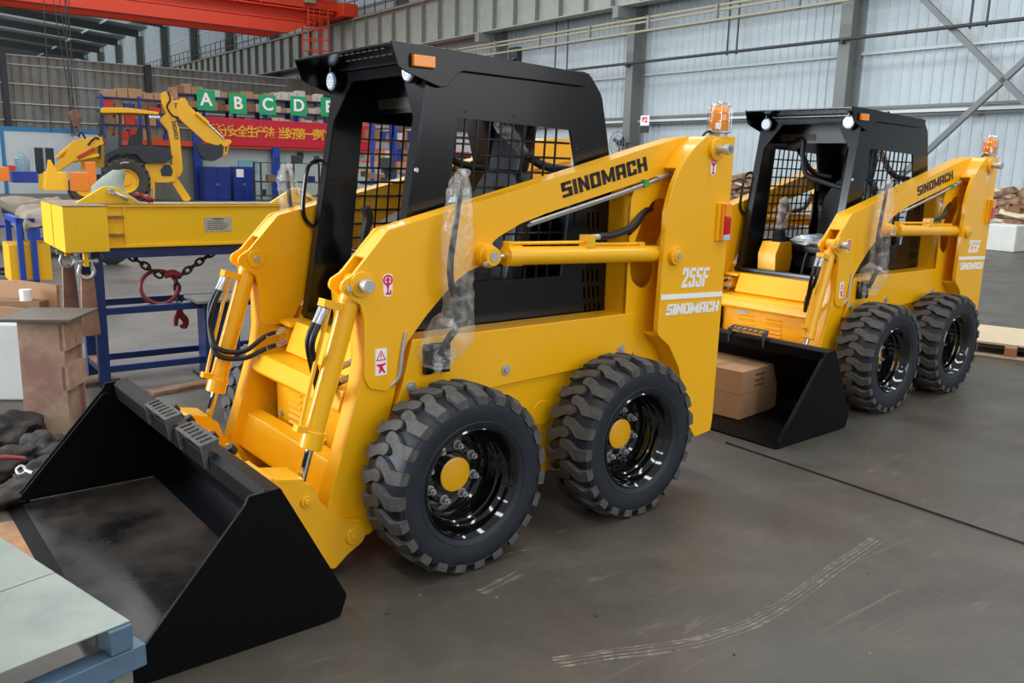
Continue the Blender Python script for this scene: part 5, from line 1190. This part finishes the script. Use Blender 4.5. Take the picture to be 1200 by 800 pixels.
# greasy rags in a heap
ragspots = [(20, 545, .30, .20, .12), (60, 560, .34, .2, .12), (35, 575, .3, .22, .10), (75, 545, .26, .18, .13), (8, 590, .28, .2, .10), (50, 535, .32, .2, .16), (15, 520, .34, .24, .2), (5, 560, .25, .2, .14)]
for i, (px, py, a, b_, c_) in enumerate(ragspots):
    p = W(px, py); o = MB().blob((0, 0, c_*.42), (a, b_, c_), 4, .45, 1.7, i*3.3, rot=i*1.1).build('greasy_rag', 'rag'); o.location = (p.x, p.y, 0); tag(o, 'dark greasy cloth bundle heaped on the floor beside the bucket', 'cloth', 'greasy cloths beside the bucket')
p = W(5, 573); solo(MB().tube([(-.1, 0, .16), (.05, -.01, .17), (.12, 0, .16)], .012), 'red_tool_handle', 'hookred', (p.x, p.y, 0), 0, 'thin red tool handle lying on the greasy cloths', 'tool')
p = W(22, 578); solo(MB().tube([(0, 0, .12), (.02, .01, .14), (.045, 0, .12), (.025, -.015, .105)], .007, closed=True).cyl((.045, 0, .12), (.09, -.02, .115), .009), 'steel_clamp', 'steel', (p.x, p.y, 0), 0, 'small bright steel clamp lying on the greasy cloths', 'clamp')
# plywood on the floor in front of the lip
a = W(0, 600); 
pw = MB().bb(-.75, .05, -.55, .5, .0, .012); solo(pw, 'plywood_sheet', 'plywood', (W(35, 610).x-.08, W(35, 610).y-.1, 0), rad(122), 'stained plywood sheet on the floor in front of the bucket lip', 'board')
# scraps of wood under the blue stand
for (px, py, w_, d_, lab) in ((105, 448, .36, .22, 'small plywood offcut lying under the blue stand'), (215, 455, .50, .12, 'flat grey timber lying by the dark pedestal'), (90, 495, .22, .08, 'short timber offcut behind the bucket corner')):
    p = W(px, py); solo(MB().bb(-w_/2, w_/2, -d_/2, d_/2, 0, .025), 'wood_offcut', 'scrap', (p.x, p.y, 0), TD+.2, lab, 'wood', None, .003)
# grey sheets on the work table in the corner
TZ = .55; c0 = W(152, 727, TZ); c1_ = W(0, 629, TZ); c2_ = W(0, 784, TZ)
va = (c1_-c0).normalized(); vb = (c2_-c0).normalized(); vb = (vb-va*vb.dot(va)).normalized()
ta = math.atan2(va.y, va.x)
if va.cross(vb).z < 0: flipy = -1
else: flipy = 1
wt = empty('work_table', (c0.x, c0.y, 0), ta, 'blue grey steel tube work table in the bottom left corner', 'table')
def tb_(x0, x1, y0, y1, z0, z1): return MB().bb(x0, x1, *sorted((flipy*y0, flipy*y1)), z0, z1)
o = tb_(-.03, 1.6, -.02, .03, TZ-.075, TZ-.01); 
fr = tb_(.06, 1.9, .012, .062, TZ-.066, TZ-.008)
fr.build('rail', 'framegrey', wt, .003)
tb_(-.012, .045, -.03, 1.6, TZ-.125, TZ-.068).build('rail', 'tableblue', wt, .003)
tb_(-.012, .05, .0, .055, TZ-.066, TZ-.004).build('corner_block', 'tableblue', wt, .003)
tb_(.0, .055, .0, .05, .0, TZ-.125).build('leg', 'framegrey', wt, .003)
tb_(1.5, 1.555, .0, .05, .0, TZ-.066).build('leg', 'framegrey', wt, .003)
for x in (.30, .75, 1.2): tb_(x, x+.05, .06, 1.5, TZ-.066, TZ-.008).build('cross_rail', 'framegrey', wt, .003)
def sheet(pts, z, lab, bend=0):
    pts = [(x, flipy*y) for x, y in pts]
    def fn(v): return Vector((v.x, v.z, v.y+z+bend*sin(v.x*5+v.z*3)))
    o = MB().prism(pts, 0, .003, fn=fn, fil=False).build('steel_sheet', 'sheetmetal'); o.location = (c0.x, c0.y, 0); o.rotation_euler = (0, 0, ta); return tag(o, lab, 'sheet')
j0 = to_frame(W(50, 676, TZ), (c0.x, c0.y), ta); j1 = to_frame(W(0, 700, TZ), (c0.x, c0.y), ta)
jy0, jy1 = abs(j0.y), abs(j1.y)
sheet([(.0, .0), (j0.x, .0), (j1.x*1+.0, 1.4), (.02, 1.4)], TZ-.003, 'pale grey green steel sheet on the corner work table, nearest its blue corner')
sheet([(j0.x+.004, .0), (1.7, .0), (1.7, 1.4), (j1.x+.01, 1.4)], TZ-.003, 'pale grey green steel sheet on the corner work table, at the left edge')

# ------------------------------------------------------------------ right side
# cardboard boxes in the far bucket
def L2W(x, y, z): return Vector((L2[0]+cos(A2)*x-sin(A2)*y, L2[1]+sin(A2)*x+cos(A2)*y, z))
for z0, h, lab in ((.028, .165, 'lower brown cardboard box in the bucket of the far loader'), (.194, .160, 'upper brown cardboard box in the bucket of the far loader, with handwriting')):
    e = solo(MB().bb(-.24, .24, -.26, .23, 0, h), 'cardboard_box', 'card', L2W(.925, .19, z0), A2+.09, lab, 'box', None, .004)
    MB().bb(-.242, .242, -.03, .03, h-.001, h+.001).bb(-.242, -.24, -.03, .03, h*.5, h).build('parcel_tape', 'tape', e)
    if z0 > .1:
        wr_ = MB()
        for r_ in range(3):
            for k in range(5):
                x = -.05+.026*k+rnd.uniform(-.004, .004); z = .03+.036*r_+rnd.uniform(-.005, .005)
                wr_.tube([(x, .2315, z), (x+.008, .2315, z+.02), (x+.018, .2315, z+.005), (x+.022, .2315, z+.018)], .0014, n=4, smooth=2)
        wr_.build('handwriting', 'ink', e)
# pallet
pa, pb = W(1148, 374, .14), W(1146, 398, .14)
pl = empty('wooden_pallet', (W(1140, 398, .14).x, W(1140, 398, .14).y, 0), A2+pi-rad(32), 'pale wooden pallet on the floor at the right edge behind the far loader', 'pallet')
pl.rotation_euler = (0, 0, math.atan2(W(1200, 405.5, .14).y-W(1146, 399, .14).y, W(1200, 405.5, .14).x-W(1146, 399, .14).x))
for j in range(9): MB().bb(-.15, 1.35, .0+.118*j, .113+.118*j, .120, .140).build('deck_board', 'wood', pl, .002)
for x in (-.15, .27, .9, 1.25):
    for y in (0, .48, .96): MB().bb(x, x+.10, y, y+.09, .02, .10).build('block', 'woodred' if x == .27 else 'wood', pl, .002)
for y in (0, .48, .96): MB().bb(-.15, 1.35, y, y+.09, 0, .02).build('bottom_board', 'wood', pl, .002)
for x in (-.15, .27, .9, 1.25): MB().bb(x, x+.10, 0, 1.05, .10, .12).build('stringer', 'wood', pl, .002)
# white block and scrap heap by the wall
e0 = BN(1158, 289, 21.0)
# (n fixed, u from the photo)
uL = e0[0]
bE = BN(1188, 293, 21.2)[0]
solo(MB().bb(-.4, .4, bE-uL, 1.6, 0, .62), 'concrete_barrier', 'concretewhite', BW(21.6, uL), BA, 'white concrete barrier in front of the wood scrap heap at the right', 'barrier', None, .03)
for i in range(110):
    px = rnd.uniform(1166, 1206) if i % 3 else rnd.uniform(853, 882); 
    py = rnd.uniform(224, 266) if i % 3 else rnd.uniform(205, 232)
    u_, z = BN(px, py, 22.5)
    L_ = rnd.uniform(.3, .95); o = MB().box((0, 0, 0), (.22, L_, rnd.uniform(.05, .16))).build('scrap_timber', rnd.choice(['scrap', 'scrap', 'wood', 'card2'])); o.location = BW(22.5+rnd.uniform(-.25, .2), u_, max(.1, z)); o.rotation_euler = (rnd.uniform(-.25, .25), rnd.uniform(-.3, .3), BA+rnd.uniform(-.4, .4)); tag(o, 'short piece of scrap timber in the pile against the right wall', 'timber', 'scrap timber against the right wall')
u_, z_ = BN(1190, 262, 23.0)
solo(MB().blob((0, 0, .1), (1.1, 4.2, 2.3), 4, .3, 3, 2), 'earth_heap', 'dirt', BW(23.3, u_), BA, 'brown heap under the scrap timber at the right edge', 'heap')
u_, z_ = BN(868, 232, 23.0)
solo(MB().blob((0, 0, .2), (1.1, 3.4, 2.0), 4, .3, 3, 4), 'earth_heap', 'dirt', BW(23.3, u_), BA, 'brown heap under the scrap timber between the two loaders', 'heap')
# wall fan
fu, fz = BN(728, 168, 23.1); fe = empty('wall_fan', BW(23.0, fu, fz), BA, 'black industrial wall fan in a round cage beside the middle column', 'fan')
fr_ = MB(); R0 = .42
for r_ in (.14, .28, R0): fr_.tube([(-.1, r_*cos(2*pi*k/28), r_*sin(2*pi*k/28)) for k in range(28)], .010 if r_ < R0 else .018, n=6, smooth=1, closed=True)
for k in range(18): a = 2*pi*k/18; fr_.cyl((-.1, .05*cos(a), .05*sin(a)), (-.1, R0*cos(a), R0*sin(a)), .006, n=5)
fr_.build('cage', 'col', fe)
for k in range(3):
    a = 2*pi*k/3+.5
    mb = MB().prism([(.03, -.05, .02), (.34, -.10, .05), (.36, .06, .05), (.05, .04)], -.008, .008); mb.xform(Matrix.Rotation(a, 4, 'X') @ Matrix.Rotation(rad(90), 4, 'Z') @ Matrix.Rotation(.35, 4, 'X')); mb.build('blade', 'bhblack', fe)
MB().cyl((-.06, 0, 0), (.18, 0, 0), .11, n=20).build('motor', 'bhblack', fe, .01); MB().bar((.15, 0, 0), (.15, -.55, .0), .06, .06).build('wall_bracket', 'darkcol', fe)
fu, fz = BN(606, 66, 23.0); ws = solo(MB().bb(-.15, .15, -.3, .3, -.35, .35), 'wall_speaker', 'bhblack', BW(22.9, fu, fz), BA, 'black square ventilator box fixed beside the third column', 'ventilator', None, .03)
rg = MB().lathe([(.2, -.01), (.26, -.03), (.28, 0)], 24, ax='x', c=(-.15, 0, 0)); rg.build('ring', 'darkcol', ws)
fu, fz = BN(749, 144, 22.9); s = solo(MB().bb(-.02, 0, -.22, .22, -.18, .18), 'column_sign', 'white', BW(23.2, fu, fz+.1), BA, 'small white sign with red mark on the middle column', 'sign')
RZ = Matrix.Rotation(rad(-90), 4, 'Z') @ RX
font_mesh('B2', .26, 'redvinyl', 'sign_mark', s, Matrix.Translation((-.026, 0, .02)) @ RZ, bold=.01, extr=.003)
s = solo(MB().bb(-.02, 0, -.22, .22, -.12, .10), 'column_sign', 'clutter', BW(23.2, fu, fz-.22), BA, 'small dark plate right below the white sign on the middle column', 'sign')
# floor joints
for (a, b_, w_) in ((W(850, 519), W(1215, 643), .02), ):
    d = b_-a; o = MB().bar((a.x, a.y, .0008), (b_.x, b_.y, .0008), .0012, w_).build('floor_joint', mat('joint_filler', (66, 59, 53), .8))
    o['kind'] = 'structure'
for i in range(26):
    px = rnd.uniform(420, 1180); py = rnd.uniform(520, 790); p = W(px, py)
    if px < 650 and py < 680: continue
    o = MB().blob((0, 0, .002), (rnd.uniform(.01, .03), rnd.uniform(.006, .012), .004), 1, .5, 3, i, rot=rnd.uniform(0, 3)).build('floor_chip', rnd.choice(['scrap', 'clutter'])); o.location = p; tag(o, 'tiny chip of debris lying on the open concrete floor', 'debris', 'chips on the floor')
# pale tyre marks on the floor
tmk = plastic('tyre_mark_dust', .42, (140, 132, 116), 22); tmk.node_tree.nodes['Principled BSDF'].inputs['Roughness'].default_value = .9
def mark(pts, offs, w_):
    P_ = [W(*p) for p in pts]
    for o_ in offs:
        mb = MB(); vs = []
        for i in range(len(P_)*8-7):
            k, t = divmod(i, 8); t /= 8; g = lambda q: P_[max(0, min(len(P_)-1, q))]
            p0, p1, p2, p3 = g(k-1), g(k), g(k+1), g(k+2)
            c_ = .5*((2*p1)+(p2-p0)*t+(2*p0-5*p1+4*p2-p3)*t*t+(3*p1-p0-3*p2+p3)*t**3); d_ = (p2-p0) if (p2-p0).length else Vector((1, 0, 0)); nn = Vector((-d_.y, d_.x, 0)).normalized()
            ww = w_*(.5+.5*noise.noise(Vector((i*.3, o_*20, 0)))); c_ = c_+nn*(o_+.004*noise.noise(Vector((i*.2, o_*9, 4))))
            vs.append((mb.bm.verts.new(c_+nn*ww+Vector((0, 0, .0012))), mb.bm.verts.new(c_-nn*ww+Vector((0, 0, .0012)))))
        for q, r_ in zip(vs, vs[1:]): mb.bm.faces.new((q[0], q[1], r_[1], r_[0]))
        o = mb.build('floor_tyre_mark', tmk); o['kind'] = 'structure'
mark([(650, 778), (720, 768), (800, 757), (850, 744), (910, 717), (970, 674), (1030, 633)], (-.02, 0, .02, .035), .009)
mark([(566, 696), (590, 684), (613, 672)], (0, .03), .018); mark([(575, 653), (600, 648), (628, 641)], (0,), .01)
# ------------------------------------------------------------------ light
wd = bpy.data.worlds.new('World'); SC.world = wd; wd.use_nodes = True
bg = wd.node_tree.nodes['Background']; bg.inputs[0].default_value = (.86, .93, 1, 1); bg.inputs[1].default_value = .30
def area(name, loc, rot, sx, sy, e, col=(1, 1, 1)):
    l = bpy.data.lights.new(name, 'AREA'); l.shape = 'RECTANGLE'; l.size = sx; l.size_y = sy; l.energy = e; l.color = col
    o = bpy.data.objects.new(name, l); COL.objects.link(o); o.location = loc; o.rotation_euler = rot; return o
for i, n in enumerate((-14, -4, 6, 16)):   # skylight strips in the hall roof
    area('skylight_lamp', BW(n, 14, 12), (0, 0, BA), 1.6, 42, 1900, (.96, .98, 1))
area('bay_door_light', Vector((-15, 1.6, 3.2)), (rad(90), 0, rad(-92)), 5.5, 5.5, 2600, (.80, .90, 1))
area('rear_window_light', BW(6, -12, 6), (rad(78), 0, BA+0), 22, 7, 1200, (.95, .98, 1))
area('far_wall_fill', BW(-18, 92, 10), (rad(90), 0, BA-rad(90)), 60, 7, 9000, (.95, .98, 1))  # added fill lamp that brightens the far right wall, not a window
area('far_roof_fill', BW(2, 96, 7), (rad(180), 0, BA), 30, 50, 2500, (.95, .98, 1))  # added upward lamp that lights the far roof underside from below
area('mid_skylight', BW(4, 42, 13), (0, 0, BA), 30, 8, 1600, (.95, .98, 1))
area('wall_wash', BW(14, 12, 8), (0, rad(-62), BA), 5, 40, 900, (.96, .98, 1))
# ------------------------------------------------------------------ camera
cd = bpy.data.cameras.new('camera'); cam = bpy.data.objects.new('camera', cd); COL.objects.link(cam)
cd.sensor_width = 36; cd.lens = 30.0; cd.clip_end = 400; cd.clip_start = .05
mt = Matrix((CR, -CD, -_f)).transposed().to_4x4(); mt.translation = CAM; cam.matrix_world = mt
SC.camera = cam
SC.view_settings.view_transform = 'Standard'; SC.view_settings.look = 'None'; SC.view_settings.exposure = 0; SC.view_settings.gamma = 1
SC.view_settings.use_curve_mapping = False
